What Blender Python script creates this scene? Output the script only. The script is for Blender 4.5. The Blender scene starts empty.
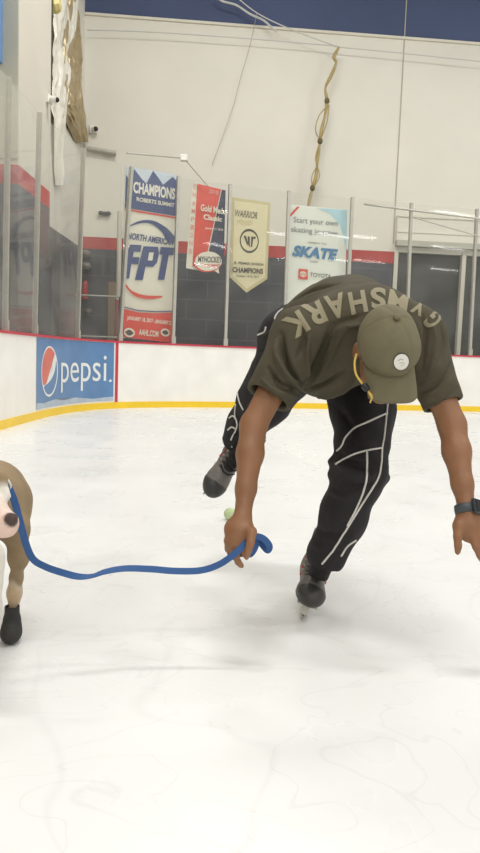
import bpy, bmesh, math, random
import numpy as np
from mathutils import Vector, Matrix
from mathutils.bvhtree import BVHTree
random.seed(4); np.random.seed(4)
S = bpy.context.scene
COL = S.collection

# ------------------------------------------------------------------ camera frame (metres, camera 0.85 m above the ice)
F_PX = 700.0; PIT = math.radians(5.5); ROL = math.radians(2.0)
CAM = np.array([0, 0, .85])
FW = np.array([0, math.cos(PIT), -math.sin(PIT)]); U0 = np.array([0, math.sin(PIT), math.cos(PIT)]); R0 = np.array([1., 0, 0])
RT = R0*math.cos(ROL) + U0*math.sin(ROL); DN = R0*math.sin(ROL) - U0*math.cos(ROL); UP = -DN
def ray(x, y): return FW + (x-240)/F_PX*RT + (y-426.5)/F_PX*DN
def at(x, y, d): return CAM + d*ray(x, y)
def ground(x, y, z=0.):
    v = ray(x, y); return CAM + v*((z-CAM[2])/v[2])
def on_plane(x, y, p0, n):
    v = ray(x, y); return CAM + v*(np.dot(np.array(p0)-CAM, n)/np.dot(v, n))
def proj(P):
    q = np.array(P)-CAM; d = q@FW
    return 240+F_PX*(q@RT)/d, 426.5+F_PX*(q@DN)/d
def nrm(v): v = np.array(v, float); return v/np.linalg.norm(v)

cam = bpy.data.cameras.new('camera'); cam.sensor_fit = 'VERTICAL'; cam.sensor_height = 36; cam.sensor_width = 36*480/853
cam.lens = F_PX/853*36; cam.clip_end = 200
co = bpy.data.objects.new('camera', cam); COL.objects.link(co); S.camera = co
M3 = Matrix([[RT[i], UP[i], -FW[i]] for i in range(3)])
co.matrix_world = Matrix.Translation(Vector(CAM)) @ M3.to_4x4()

# ------------------------------------------------------------------ materials
def srgb(r, g, b):
    f = lambda c: ((c/255)/12.92 if c/255 <= .04045 else ((c/255+.055)/1.055)**2.4)
    return (f(r), f(g), f(b), 1)
MATS = {}
def mat(name, rgb, rough=.6, var=.08, scale=8., bump=0., bscale=60., metal=0., spec=.5, attr=None, sss=0, stretch=None):
    if name in MATS: return MATS[name]
    m = bpy.data.materials.new(name); m.use_nodes = True; nt = m.node_tree; N = nt.nodes; L = nt.links
    b = N['Principled BSDF']
    b.inputs['Roughness'].default_value = rough; b.inputs['Metallic'].default_value = metal
    b.inputs['Specular IOR Level'].default_value = spec
    tc = N.new('ShaderNodeTexCoord'); src = tc.outputs['Object']
    if stretch:
        mp = N.new('ShaderNodeMapping'); mp.inputs['Scale'].default_value = stretch; L.new(src, mp.inputs['Vector']); src = mp.outputs['Vector']
    nz = N.new('ShaderNodeTexNoise'); nz.inputs['Scale'].default_value = scale; nz.inputs['Detail'].default_value = 5
    L.new(src, nz.inputs['Vector'])
    mr = N.new('ShaderNodeMapRange'); mr.inputs['From Min'].default_value = .3; mr.inputs['From Max'].default_value = .7
    mr.inputs['To Min'].default_value = 1-var; mr.inputs['To Max'].default_value = 1+var
    L.new(nz.outputs['Fac'], mr.inputs['Value'])
    mx = N.new('ShaderNodeVectorMath'); mx.operation = 'SCALE'
    if attr:
        a = N.new('ShaderNodeAttribute'); a.attribute_name = attr; L.new(a.outputs['Color'], mx.inputs[0])
    else:
        mx.inputs[0].default_value = srgb(*rgb)[:3]
    L.new(mr.outputs['Result'], mx.inputs['Scale']); L.new(mx.outputs['Vector'], b.inputs['Base Color'])
    if bump:
        n2 = N.new('ShaderNodeTexNoise'); n2.inputs['Scale'].default_value = bscale; n2.inputs['Detail'].default_value = 4
        L.new(src, n2.inputs['Vector'])
        bp = N.new('ShaderNodeBump'); bp.inputs['Strength'].default_value = bump; bp.inputs['Distance'].default_value = .01
        L.new(n2.outputs['Fac'], bp.inputs['Height']); L.new(bp.outputs['Normal'], b.inputs['Normal'])
    if sss:
        b.inputs['Subsurface Weight'].default_value = sss; b.inputs['Subsurface Radius'].default_value = (.01, .004, .002)
    MATS[name] = m; return m

def glass_mat():
    m = bpy.data.materials.new('rink_acrylic'); m.use_nodes = True; nt = m.node_tree; N = nt.nodes; L = nt.links
    out = N['Material Output']; N.remove(N['Principled BSDF'])
    tr = N.new('ShaderNodeBsdfTransparent'); tr.inputs['Color'].default_value = (.97, .975, .96, 1)
    gl = N.new('ShaderNodeBsdfGlossy'); gl.inputs['Roughness'].default_value = .03
    df = N.new('ShaderNodeBsdfDiffuse'); df.inputs['Color'].default_value = (.8, .79, .74, 1)
    tc = N.new('ShaderNodeTexCoord'); nz = N.new('ShaderNodeTexNoise'); nz.inputs['Scale'].default_value = 1.4; nz.inputs['Detail'].default_value = 6
    L.new(tc.outputs['Object'], nz.inputs['Vector'])
    mr = N.new('ShaderNodeMapRange'); mr.inputs['From Min'].default_value = .3; mr.inputs['From Max'].default_value = .75
    mr.inputs['To Min'].default_value = .018; mr.inputs['To Max'].default_value = .062
    L.new(nz.outputs['Fac'], mr.inputs['Value'])
    m1 = N.new('ShaderNodeMixShader'); lw = N.new('ShaderNodeLayerWeight'); lw.inputs['Blend'].default_value = .5; sb2 = N.new('ShaderNodeMath'); sb2.operation = 'SUBTRACT'; sb2.inputs[0].default_value = 1.06; L.new(lw.outputs['Facing'], sb2.inputs[1])
    dv = N.new('ShaderNodeMath'); dv.operation = 'DIVIDE'; L.new(mr.outputs['Result'], dv.inputs[0]); L.new(sb2.outputs[0], dv.inputs[1]); dv.use_clamp = True   # dust on the sheet: longer path at a slant
    L.new(dv.outputs[0], m1.inputs[0]); L.new(tr.outputs[0], m1.inputs[1]); L.new(df.outputs[0], m1.inputs[2])
    fr = N.new('ShaderNodeFresnel'); fr.inputs['IOR'].default_value = 1.38
    ge = N.new('ShaderNodeNewGeometry'); sb_ = N.new('ShaderNodeMath'); sb_.operation = 'SUBTRACT'; sb_.inputs[0].default_value = 1; L.new(ge.outputs['Backfacing'], sb_.inputs[1])
    ml = N.new('ShaderNodeMath'); ml.operation = 'MULTIPLY'; L.new(fr.outputs[0], ml.inputs[0]); L.new(sb_.outputs[0], ml.inputs[1])
    m2 = N.new('ShaderNodeMixShader'); L.new(ml.outputs[0], m2.inputs[0]); L.new(m1.outputs[0], m2.inputs[1]); L.new(gl.outputs[0], m2.inputs[2])
    L.new(m2.outputs[0], out.inputs['Surface']); return m
M_GLASS = glass_mat()

def ice_mat():
    m = bpy.data.materials.new('ice'); m.use_nodes = True; nt = m.node_tree; N = nt.nodes; L = nt.links
    b = N['Principled BSDF']; tc = N.new('ShaderNodeTexCoord')
    def noise(sc, det, stretch=(1, 1, 1), dist=0.):
        mp = N.new('ShaderNodeMapping'); mp.inputs['Scale'].default_value = stretch; L.new(tc.outputs['Object'], mp.inputs['Vector'])
        n = N.new('ShaderNodeTexNoise'); n.inputs['Scale'].default_value = sc; n.inputs['Detail'].default_value = det; n.inputs['Distortion'].default_value = dist
        L.new(mp.outputs['Vector'], n.inputs['Vector']); return n.outputs['Fac']
    def rng(v, a, c, lo, hi):
        r = N.new('ShaderNodeMapRange'); r.inputs['From Min'].default_value = a; r.inputs['From Max'].default_value = c
        r.inputs['To Min'].default_value = lo; r.inputs['To Max'].default_value = hi; L.new(v, r.inputs['Value']); return r.outputs['Result']
    def mul(a, c):
        q = N.new('ShaderNodeMath'); q.operation = 'MULTIPLY'; L.new(a, q.inputs[0]); L.new(c, q.inputs[1]); return q.outputs[0]
    # skate cuts: narrow lines where distorted noise crosses its middle value
    def lines(sc, stretch, dist, w, depth):
        n = noise(sc, 1.5, stretch, dist)
        s = N.new('ShaderNodeMath'); s.operation = 'SUBTRACT'; s.inputs[1].default_value = .5; L.new(n, s.inputs[0])
        a = N.new('ShaderNodeMath'); a.operation = 'ABSOLUTE'; L.new(s.outputs[0], a.inputs[0])
        return rng(a.outputs[0], 0, w, 1-depth, 1)
    cl = rng(noise(.9, 5, (1, 1, 1), .6), .35, .7, .925, 1.0)
    l1 = lines(1.1, (1, .8, 1), 1.2, .010, .045); l2 = lines(2.6, (.8, 1.3, 1), 2.2, .012, .065)
    f = mul(mul(cl, l1), l2)
    v = N.new('ShaderNodeVectorMath'); v.operation = 'SCALE'; v.inputs[0].default_value = (.853, .857, .843); L.new(f, v.inputs['Scale'])
    L.new(v.outputs['Vector'], b.inputs['Base Color'])
    L.new(rng(noise(2.5, 6), .3, .7, .22, .42), b.inputs['Roughness'])
    b.inputs['IOR'].default_value = 1.31; b.inputs['Specular IOR Level'].default_value = .35
    bp = N.new('ShaderNodeBump'); bp.inputs['Strength'].default_value = .12; bp.inputs['Distance'].default_value = .02
    L.new(noise(5, 6, (1, 1, 1), .8), bp.inputs['Height']); L.new(bp.outputs['Normal'], b.inputs['Normal'])
    return m

def block_mat(name, rgb, mortar, bw, bh):
    m = bpy.data.materials.new(name); m.use_nodes = True; nt = m.node_tree; N = nt.nodes; L = nt.links; b = N['Principled BSDF']
    at_ = N.new('ShaderNodeAttribute'); at_.attribute_name = 'wallmap'
    br = N.new('ShaderNodeTexBrick'); br.inputs['Scale'].default_value = 1; br.inputs['Brick Width'].default_value = bw; br.inputs['Row Height'].default_value = bh
    br.inputs['Mortar Size'].default_value = .012; br.inputs['Color1'].default_value = srgb(*rgb); br.inputs['Color2'].default_value = srgb(*[c*1.06 for c in rgb]); br.inputs['Mortar'].default_value = srgb(*mortar)
    L.new(at_.outputs['Vector'], br.inputs['Vector'])
    tc = N.new('ShaderNodeTexCoord'); nz = N.new('ShaderNodeTexNoise'); nz.inputs['Scale'].default_value = .8; nz.inputs['Detail'].default_value = 6; L.new(tc.outputs['Object'], nz.inputs['Vector'])
    mr = N.new('ShaderNodeMapRange'); mr.inputs['From Min'].default_value = .3; mr.inputs['From Max'].default_value = .7; mr.inputs['To Min'].default_value = .93; mr.inputs['To Max'].default_value = 1.05; L.new(nz.outputs['Fac'], mr.inputs['Value'])
    v = N.new('ShaderNodeVectorMath'); v.operation = 'SCALE'; L.new(br.outputs['Color'], v.inputs[0]); L.new(mr.outputs['Result'], v.inputs['Scale']); L.new(v.outputs['Vector'], b.inputs['Base Color'])
    b.inputs['Roughness'].default_value = .6
    return m

# ------------------------------------------------------------------ object helpers
def link(name, me, m=None, parent=None, smooth=False):
    o = bpy.data.objects.new(name, me); COL.objects.link(o)
    if m is not None and hasattr(me, 'materials') and len(me.materials) == 0: me.materials.append(m)
    if parent is not None: o.parent = parent
    if smooth: me.polygons.foreach_set('use_smooth', [True]*len(me.polygons))
    return o
def tag(o, label=None, cat=None, group=None, kind=None):
    if label: o['label'] = label
    if cat: o['category'] = cat
    if group: o['group'] = group
    if kind: o['kind'] = kind
    return o
def empty(name, label, cat, loc=(0, 0, 0), group=None):
    o = bpy.data.objects.new(name, None); COL.objects.link(o); o.location = Vector(loc); o.empty_display_size = .1
    return tag(o, label, cat, group)
def pymesh(name, V, Fc):
    me = bpy.data.meshes.new(name); me.from_pydata([tuple(v) for v in V], [], [tuple(int(i) for i in f) for f in Fc]); me.update(); return me
def localise(o, base):
    """shift mesh data so the object origin sits at base (world)"""
    b = Vector(base); o.data.transform(Matrix.Translation(-b)); o.location = o.location + b
def child(o, parent):
    """parent keeping world placement (parents are never rotated here)"""
    o.parent = parent; o.matrix_parent_inverse = Matrix.Translation(-Vector(world_loc(parent))); return o
def world_loc(o):
    l = Vector(o.location)
    if o.parent is not None:
        l = l + Vector(o.matrix_parent_inverse.translation) + Vector(world_loc(o.parent))
    return l
class MB:
    def __init__(s): s.v = []; s.f = []
    def add(s, V, Fc):
        n = len(s.v); s.v += [tuple(v) for v in V]; s.f += [tuple(i+n for i in f) for f in Fc]
    def box(s, c, hx, hy, hz, ax=None):
        ax = ax or ((1, 0, 0), (0, 1, 0), (0, 0, 1)); c = np.array(c, float); A = [np.array(a, float) for a in ax]
        V = [c+A[0]*hx*i+A[1]*hy*j+A[2]*hz*k for i in (-1, 1) for j in (-1, 1) for k in (-1, 1)]
        s.add(V, [(0, 1, 3, 2), (4, 6, 7, 5), (0, 4, 5, 1), (2, 3, 7, 6), (0, 2, 6, 4), (1, 5, 7, 3)])
    def tube(s, pts, r, n=8, cap=True, flat=None):
        P = [np.array(p, float) for p in pts]; rs = r if isinstance(r, (list, tuple, np.ndarray)) else [r]*len(P)
        t0 = nrm(P[1]-P[0]); a = np.array([0, 0, 1.]) if abs(t0[2]) < .9 else np.array([1., 0, 0]); u = nrm(np.cross(t0, a)); V = []; 
        for i, p in enumerate(P):
            t = nrm(P[min(i+1, len(P)-1)]-P[max(i-1, 0)]); u = nrm(u-t*np.dot(u, t)); w = np.cross(t, u)
            for k in range(n):
                th = 2*math.pi*k/n; V.append(p+rs[i]*(u*math.cos(th)+w*math.sin(th)))
        Fc = [(i*n+k, i*n+(k+1) % n, (i+1)*n+(k+1) % n, (i+1)*n+k) for i in range(len(P)-1) for k in range(n)]
        if cap: Fc += [tuple(range(n-1, -1, -1)), tuple((len(P)-1)*n+k for k in range(n))]
        s.add(V, Fc)
    def sphere(s, c, r, ax=None, n=12):
        ax = ((1, 0, 0), (0, 1, 0), (0, 0, 1)) if ax is None else ax; c = np.array(c, float); rr = r if hasattr(r, '__len__') else (r, r, r); V = []; Fc = []
        for i in range(n+1):
            ph = math.pi*i/n
            for k in range(2*n):
                th = math.pi*k/n; q = (math.sin(ph)*math.cos(th)*rr[0], math.sin(ph)*math.sin(th)*rr[1], math.cos(ph)*rr[2])
                V.append(c+sum(np.array(ax[j], float)*q[j] for j in range(3)))
        for i in range(n):
            for k in range(2*n): Fc.append((i*2*n+k, (i+1)*2*n+k, (i+1)*2*n+(k+1) % (2*n), i*2*n+(k+1) % (2*n)))
        s.add(V, Fc)
    def build(s, name, m, parent=None, base=None, smooth=False, bevel=0):
        me = pymesh(name, s.v, s.f)
        bm = bmesh.new(); bm.from_mesh(me); bmesh.ops.remove_doubles(bm, verts=bm.verts, dist=1e-6); bmesh.ops.recalc_face_normals(bm, faces=bm.faces)
        if bevel: bmesh.ops.bevel(bm, geom=bm.edges, offset=bevel, segments=2, affect='EDGES', profile=.5)
        bm.to_mesh(me); bm.free()
        o = link(name, me, m, None, smooth)
        if base is not None: localise(o, base)
        elif parent is not None: localise(o, world_loc(parent))
        if parent is not None: child(o, parent)
        return o
def catmull(P, n=8):
    P = [np.array(p, float) for p in P]; Q = [2*P[0]-P[1]]+P+[2*P[-1]-P[-2]]; out = []
    for i in range(1, len(Q)-2):
        for k in range(n):
            t = k/n; a, b, c, d = Q[i-1], Q[i], Q[i+1], Q[i+2]
            out.append(.5*(2*b+(c-a)*t+(2*a-5*b+4*c-d)*t*t+(3*b-a-3*c+d)*t**3))
    out.append(P[-1]); return out

# ------------------------------------------------------------------ implicit surfaces (smooth unions -> one continuous mesh)
class Field:
    def __init__(s, lo, hi, h):
        s.h = h; s.o = np.array(lo, float); n = np.ceil((np.array(hi)-s.o)/h).astype(int)+1
        s.n = n; s.f = np.full(n, .5, np.float32)
        s.ax = [(s.o[i]+h*np.arange(n[i])).astype(np.float32) for i in range(3)]
    def sub(s, lo, hi):
        a = np.clip(np.floor((lo-s.o)/s.h).astype(int), 0, s.n); b = np.clip(np.ceil((hi-s.o)/s.h).astype(int)+1, 0, s.n)
        sl = tuple(slice(a[i], b[i]) for i in range(3))
        return sl, s.ax[0][sl[0]][:, None, None], s.ax[1][sl[1]][None, :, None], s.ax[2][sl[2]][None, None, :]
    def comb(s, sl, d, k, op):
        A = s.f[sl]
        if op == 'u':
            h = np.clip(.5+.5*(A-d)/k, 0, 1); s.f[sl] = A*(1-h)+d*h-k*h*(1-h)
        else:
            d = -d; h = np.clip(.5-.5*(A-d)/k, 0, 1); s.f[sl] = A*(1-h)+d*h+k*h*(1-h)
    def cone(s, a, b, ra, rb, k=.02, op='u', flat=None, fs=1.):
        a = np.array(a, float); b = np.array(b, float); pad = max(ra, rb)*max(fs, 1)+k+3*s.h
        sl, X, Y, Z = s.sub(np.minimum(a, b)-pad, np.maximum(a, b)+pad)
        if 0 in s.f[sl].shape: return
        px, py, pz = X-a[0], Y-a[1], Z-a[2]; d = b-a
        if flat is not None:
            n = nrm(flat); q = px*n[0]+py*n[1]+pz*n[2]; g = (1/fs-1); px = px+q*g*n[0]; py = py+q*g*n[1]; pz = pz+q*g*n[2]; d = d+np.dot(d, n)*g*n
        l2 = d@d; t = np.clip((px*d[0]+py*d[1]+pz*d[2])/l2, 0, 1)
        D = np.sqrt((px-t*d[0])**2+(py-t*d[1])**2+(pz-t*d[2])**2)-(ra+(rb-ra)*t)
        s.comb(sl, D*min(fs, 1.), k, op)
    def chain(s, P, r, k=.015, **kw):
        for i in range(len(P)-1): s.cone(P[i], P[i+1], r[i], r[i+1], k, **kw)
    def ell(s, c, r, ax=None, k=.02, op='u'):
        c = np.array(c, float); pad = max(r)+k+3*s.h; sl, X, Y, Z = s.sub(c-pad, c+pad)
        if 0 in s.f[sl].shape: return
        px, py, pz = X-c[0], Y-c[1], Z-c[2]; ax = ax if ax is not None else np.eye(3)
        k0 = 0; k1 = 0
        for i in range(3):
            q = (px*ax[i][0]+py*ax[i][1]+pz*ax[i][2])/r[i]; k0 = k0+q*q; k1 = k1+(q/r[i])**2
        k0 = np.sqrt(k0); s.comb(sl, (k0*(k0-1)/np.maximum(np.sqrt(k1), 1e-6)).astype(np.float32), k, op)
    def plane_cut(s, p, n, k=.004, lo=None, hi=None):
        """remove everything on the +n side of the plane (inside a box, if given)"""
        lo = s.o if lo is None else np.array(lo); hi = s.o+s.h*s.n if hi is None else np.array(hi)
        sl, X, Y, Z = s.sub(lo, hi); n = nrm(n)
        D = (X-p[0])*n[0]+(Y-p[1])*n[1]+(Z-p[2])*n[2]; s.comb(sl, -D, k, 's')
    def mesh(s, name):
        f = s.f; sg = f < 0; n = s.n
        def c(i, j, k, A): return A[i:n[0]-1+i, j:n[1]-1+j, k:n[2]-1+k]
        tot = sum(c(i, j, k, sg).astype(np.int8) for i in (0, 1) for j in (0, 1) for k in (0, 1))
        I = np.argwhere((tot > 0) & (tot < 8)); idm = np.full(tot.shape, -1, np.int32); idm[I[:, 0], I[:, 1], I[:, 2]] = np.arange(len(I))
        pos = np.zeros((len(I), 3)); cnt = np.zeros(len(I))
        for axis in range(3):
            o1, o2 = [x for x in range(3) if x != axis]
            for p in (0, 1):
                for q in (0, 1):
                    off = np.zeros(3, int); off[o1] = p; off[o2] = q; of2 = off.copy(); of2[axis] = 1
                    va = f[tuple((I+off).T)]; vb = f[tuple((I+of2).T)]; m = (va < 0) != (vb < 0)
                    t = va[m]/(va[m]-vb[m]); pp = np.tile(off.astype(float), (m.sum(), 1)); pp[:, axis] = t
                    pos[m] += pp; cnt[m] += 1
        V = s.o+(I+pos/cnt[:, None])*s.h; Q = []
        for axis in range(3):
            o1, o2 = (axis+1) % 3, (axis+2) % 3
            A = np.take(sg, range(n[axis]-1), axis); B = np.take(sg, range(1, n[axis]), axis)
            E = np.argwhere(A != B); E = E[(E[:, o1] > 0) & (E[:, o2] > 0) & (E[:, o1] < n[o1]-1) & (E[:, o2] < n[o2]-1)]
            ins = sg[tuple(E.T)]
            def cid(a, b):
                e = E.copy(); e[:, o1] -= a; e[:, o2] -= b; return idm[tuple(e.T)]
            q = np.stack([cid(1, 1), cid(0, 1), cid(0, 0), cid(1, 0)], 1); q[~ins] = q[~ins][:, ::-1]; Q.append(q)
        Q = np.concatenate(Q); return V, Q
def npmesh(name, V, Q):
    me = bpy.data.meshes.new(name); me.vertices.add(len(V)); me.vertices.foreach_set('co', V.astype(np.float32).ravel())
    me.loops.add(Q.size); me.loops.foreach_set('vertex_index', Q.astype(np.int32).ravel())
    me.polygons.add(len(Q)); me.polygons.foreach_set('loop_start', np.arange(0, Q.size, 4, dtype=np.int32)); me.polygons.foreach_set('loop_total', np.full(len(Q), 4, np.int32))
    me.update(calc_edges=True); me.validate(); me.polygons.foreach_set('use_smooth', np.ones(len(me.polygons), bool)); return me
def relax(V, Q, it=2, lam=.5):
    for _ in range(it):
        A = np.zeros_like(V); C = np.zeros(len(V))
        for i in range(4):
            a, b = Q[:, i], Q[:, (i+1) % 4]
            np.add.at(A, a, V[b]); np.add.at(C, a, 1); np.add.at(A, b, V[a]); np.add.at(C, b, 1)
        V = V+lam*(A/np.maximum(C, 1)[:, None]-V)
    return V
def vnormals(V, Q):
    n = np.cross(V[Q[:, 2]]-V[Q[:, 0]], V[Q[:, 3]]-V[Q[:, 1]]); N = np.zeros_like(V)
    for i in range(4): np.add.at(N, Q[:, i], n)
    return N/np.maximum(np.linalg.norm(N, axis=1), 1e-9)[:, None]
def vnoise(P, sc, seed=0):
    P = P*sc+seed*17.3; i = np.floor(P).astype(np.int64); f = P-i; f = f*f*(3-2*f); out = 0
    for a in (0, 1):
        for b in (0, 1):
            for c in (0, 1):
                h = ((i[:, 0]+a)*73856093) ^ ((i[:, 1]+b)*19349663) ^ ((i[:, 2]+c)*83492791); h = (h ^ (h >> 13))*1274126177 & 0xffffffff
                out = out+(h/0xffffffff)*(f[:, 0] if a else 1-f[:, 0])*(f[:, 1] if b else 1-f[:, 1])*(f[:, 2] if c else 1-f[:, 2])
    return out*2-1
def bvh_of(V, Q): return BVHTree.FromPolygons([tuple(v) for v in V], [tuple(int(i) for i in q) for q in Q])
def cast(bvh, x, y):
    h = bvh.ray_cast(Vector(CAM), Vector(nrm(ray(x, y))))
    return (None, None) if h[0] is None else (np.array(h[0]), np.array(h[1]))
def cast_line(bvh, pts, n=10):
    out = []
    for q in catmull([np.array([p[0], p[1], 0]) for p in pts], n):
        h, nn = cast(bvh, q[0], q[1])
        if h is not None: out.append((h, nn if np.dot(nn, h-CAM) < 0 else -nn))
    return out
def sculpt(V, Q, bvh, pts, amp, w):
    L = cast_line(bvh, pts)
    if len(L) < 2: return V
    P = np.array([l[0] for l in L]); N = vnormals(V, Q); lo, hi = P.min(0)-3*w, P.max(0)+3*w
    ix = np.where(((V > lo) & (V < hi)).all(1))[0]
    d = np.full(len(ix), 9.); T = np.linspace(0, 1, len(P)); tt = np.zeros(len(ix))
    for j, p in enumerate(P):
        e = np.linalg.norm(V[ix]-p, axis=1); m = e < d; d[m] = e[m]; tt[m] = T[j]
    V = V.copy(); V[ix] += N[ix]*(amp*np.exp(-(d/w)**2)*(np.sin(np.pi*np.clip(tt, .04, .96))**.5))[:, None]; return V

# ------------------------------------------------------------------ flat lettering and shapes
def text2d(s, bold=.0, shear=0., sub=.0):
    cu = bpy.data.curves.new('t', 'FONT'); cu.body = s; cu.size = 1; cu.offset = bold; cu.shear = shear; cu.resolution_u = 4
    o = bpy.data.objects.new('t', cu); COL.objects.link(o); dg = bpy.context.evaluated_depsgraph_get()
    me = bpy.data.meshes.new_from_object(o.evaluated_get(dg)); bpy.data.objects.remove(o); bpy.data.curves.remove(cu)
    V = np.array([v.co[:2] for v in me.vertices]); Fc = [tuple(p.vertices) for p in me.polygons]; bpy.data.meshes.remove(me)
    lo, hi = V.min(0), V.max(0); return (V-lo)/(hi-lo), Fc
def poly2d(P): return np.array(P, float), [tuple(range(len(P)))]
def disc2d(cx, cy, rx, ry, n=40, a0=0., a1=2*math.pi):
    full = abs(a1-a0-2*math.pi) < 1e-6
    return poly2d([(cx+rx*math.cos(a0+(a1-a0)*i/(n if full else n-1)), cy+ry*math.sin(a0+(a1-a0)*i/(n if full else n-1))) for i in range(n)])
def ring2d(cx, cy, rx, ry, t, n=40):
    V = []; 
    for i in range(n):
        a = 2*math.pi*i/n; V += [(cx+rx*math.cos(a), cy+ry*math.sin(a)), (cx+(rx-t)*math.cos(a), cy+(ry-t)*math.sin(a))]
    return np.array(V), [(2*i, 2*((i+1) % n), 2*((i+1) % n)+1, 2*i+1) for i in range(n)]
def refine(V, Fc, maxlen):
    """triangulate and split long edges of a flat 2-D mesh so that it can follow a curved surface"""
    bm = bmesh.new(); vs = [bm.verts.new((v[0], v[1], 0)) for v in V]
    for f in Fc:
        try: bm.faces.new([vs[i] for i in f])
        except ValueError: pass
    bmesh.ops.triangulate(bm, faces=bm.faces)
    for _ in range(6):
        e = [x for x in bm.edges if x.calc_length() > maxlen]
        if not e: break
        bmesh.ops.subdivide_edges(bm, edges=e, cuts=1); bmesh.ops.triangulate(bm, faces=[f for f in bm.faces if len(f.verts) > 3])
    bm.verts.index_update(); W = np.array([v.co[:2] for v in bm.verts]); G = [tuple(v.index for v in f.verts) for f in bm.faces]; bm.free(); return W, G
def words2d(T, n):
    """split a line of lettering into its n words at the widest gaps"""
    V, Fc = T
    iv = sorted((min(V[i][0] for i in f), max(V[i][0] for i in f)) for f in Fc); run = [list(iv[0])]
    for a, b in iv[1:]:
        if a <= run[-1][1]+1e-6: run[-1][1] = max(run[-1][1], b)
        else: run.append([a, b])
    gaps = sorted(((run[i+1][0]-run[i][1], (run[i+1][0]+run[i][1])/2) for i in range(len(run)-1)), reverse=True)[:n-1]
    cuts = sorted(g[1] for g in gaps); out = []
    for k in range(len(cuts)+1):
        lo = cuts[k-1] if k else -9; hi = cuts[k] if k < len(cuts) else 9
        fs = [f for f in Fc if lo < np.mean([V[i][0] for i in f]) < hi]
        ix = sorted({i for f in fs for i in f}); mp = {j: q for q, j in enumerate(ix)}; out.append((V[ix], [tuple(mp[i] for i in f) for f in fs]))
    return out
def fit(T, x0, y0, x1, y1):
    V, Fc = T; return np.array([(x0+(x1-x0)*v[0], y0+(y1-y0)*v[1]) for v in V]), Fc
def join2d(*Ts):
    V = []; Fc = []
    for t in Ts: n = len(V); V += [tuple(v) for v in t[0]]; Fc += [tuple(i+n for i in f) for f in t[1]]
    return np.array(V), Fc
def flat(name, T, fmap, m, parent, maxlen=None):
    V, Fc = refine(*T, maxlen) if maxlen else T
    me = pymesh(name, [fmap(v[0], v[1]) for v in V], Fc); o = link(name, me, m)
    localise(o, world_loc(parent)); child(o, parent); return o

# ================================================================== SETTING
path0 = [(-2.58, -3), (-2.58, 3), (-2.58, 6.5), (-2.58, 8.4), (-2.54, 9.4), (-2.40, 10.25), (-2.12, 10.92), (-1.68, 11.42), (-1.05, 11.84), (-.2, 12.22), (1.2, 12.64), (3.2, 13.14), (5.2, 13.62), (9., 14.52), (17., 16.4)]
PATH = np.array(catmull([np.array([a, b, 0]) for a, b in path0], 10))[:, :2]
SEG = np.linalg.norm(np.diff(PATH, axis=0), axis=1); SL = np.concatenate([[0], np.cumsum(SEG)])
def bp(s, z=0., off=0.):
    """point on the board line at arc length s, off metres towards the ice"""
    x = np.interp(s, SL, PATH[:, 0]); y = np.interp(s, SL, PATH[:, 1]); e = .05
    t = np.array([np.interp(s+e, SL, PATH[:, 0])-np.interp(s-e, SL, PATH[:, 0]), np.interp(s+e, SL, PATH[:, 1])-np.interp(s-e, SL, PATH[:, 1])]); t /= np.linalg.norm(t)
    return np.array([x+t[1]*off, y-t[0]*off, z])
def btan(s): a = bp(s-.05); b = bp(s+.05); return nrm(b-a)
def s_at(px, z=1.07):
    ss = np.linspace(7.5, SL[-1]-.1, 2500); q = np.array([proj(bp(s, z))[0] for s in ss]); return float(np.interp(px, q, ss))
def ribbon_wall(name, s0, s1, prof, m, n=220, kind=True, closed=True):
    V = []; Fc = []; k = len(prof)
    for i in range(n+1):
        s = s0+(s1-s0)*i/n
        for o, z in prof: V.append(bp(s, z, o))
    for i in range(n):
        for j in range(k if closed else k-1): Fc.append((i*k+j, i*k+(j+1) % k, (i+1)*k+(j+1) % k, (i+1)*k+j))
    if closed: Fc += [tuple(range(k)), tuple(n*k+j for j in range(k-1, -1, -1))]
    me = pymesh(name, V, Fc); bm = bmesh.new(); bm.from_mesh(me); bmesh.ops.recalc_face_normals(bm, faces=bm.faces); bm.to_mesh(me); bm.free()
    o = link(name, me, m)
    if kind: o['kind'] = 'structure'
    return o
M_WHITEB = mat('white_board_plastic', (244, 242, 235), .35, .05, 2.5, .05, 30)
M_YEL = mat('yellow_kick_plastic', (243, 205, 45), .4, .05, 3)
M_RED = mat('red_board_plastic', (196, 62, 78), .4, .05, 3)
M_ALU = mat('brushed_aluminium', (184, 182, 172), .45, .06, 12, metal=.35)
M_WALLW = mat('painted_white_wall', (230, 226, 214), .75, .035, .7, .06, 14)
M_WALLB = mat('painted_blue_wall', (72, 84, 118), .7, .08, .6, .06, 30)
M_WALLR = mat('painted_red_wall', (182, 48, 44), .7, .05, 1)
M_DARK = block_mat('charcoal_blocks', (60, 61, 69), (84, 85, 91), .9, .42)
SMAX = SL[-1]
ribbon_wall('wall_boards', 0, SMAX, [(0, .1), (0, 1.04), (-.1, 1.04), (-.1, .1)], M_WHITEB)
ribbon_wall('baseboard_kick', 0, SMAX, [(.012, 0), (.012, .1), (-.1, .1), (-.1, 0)], M_YEL)
ribbon_wall('trim_1', 0, SMAX, [(.015, 1.04), (.015, 1.07), (-.11, 1.07), (-.11, 1.04)], M_RED)

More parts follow.
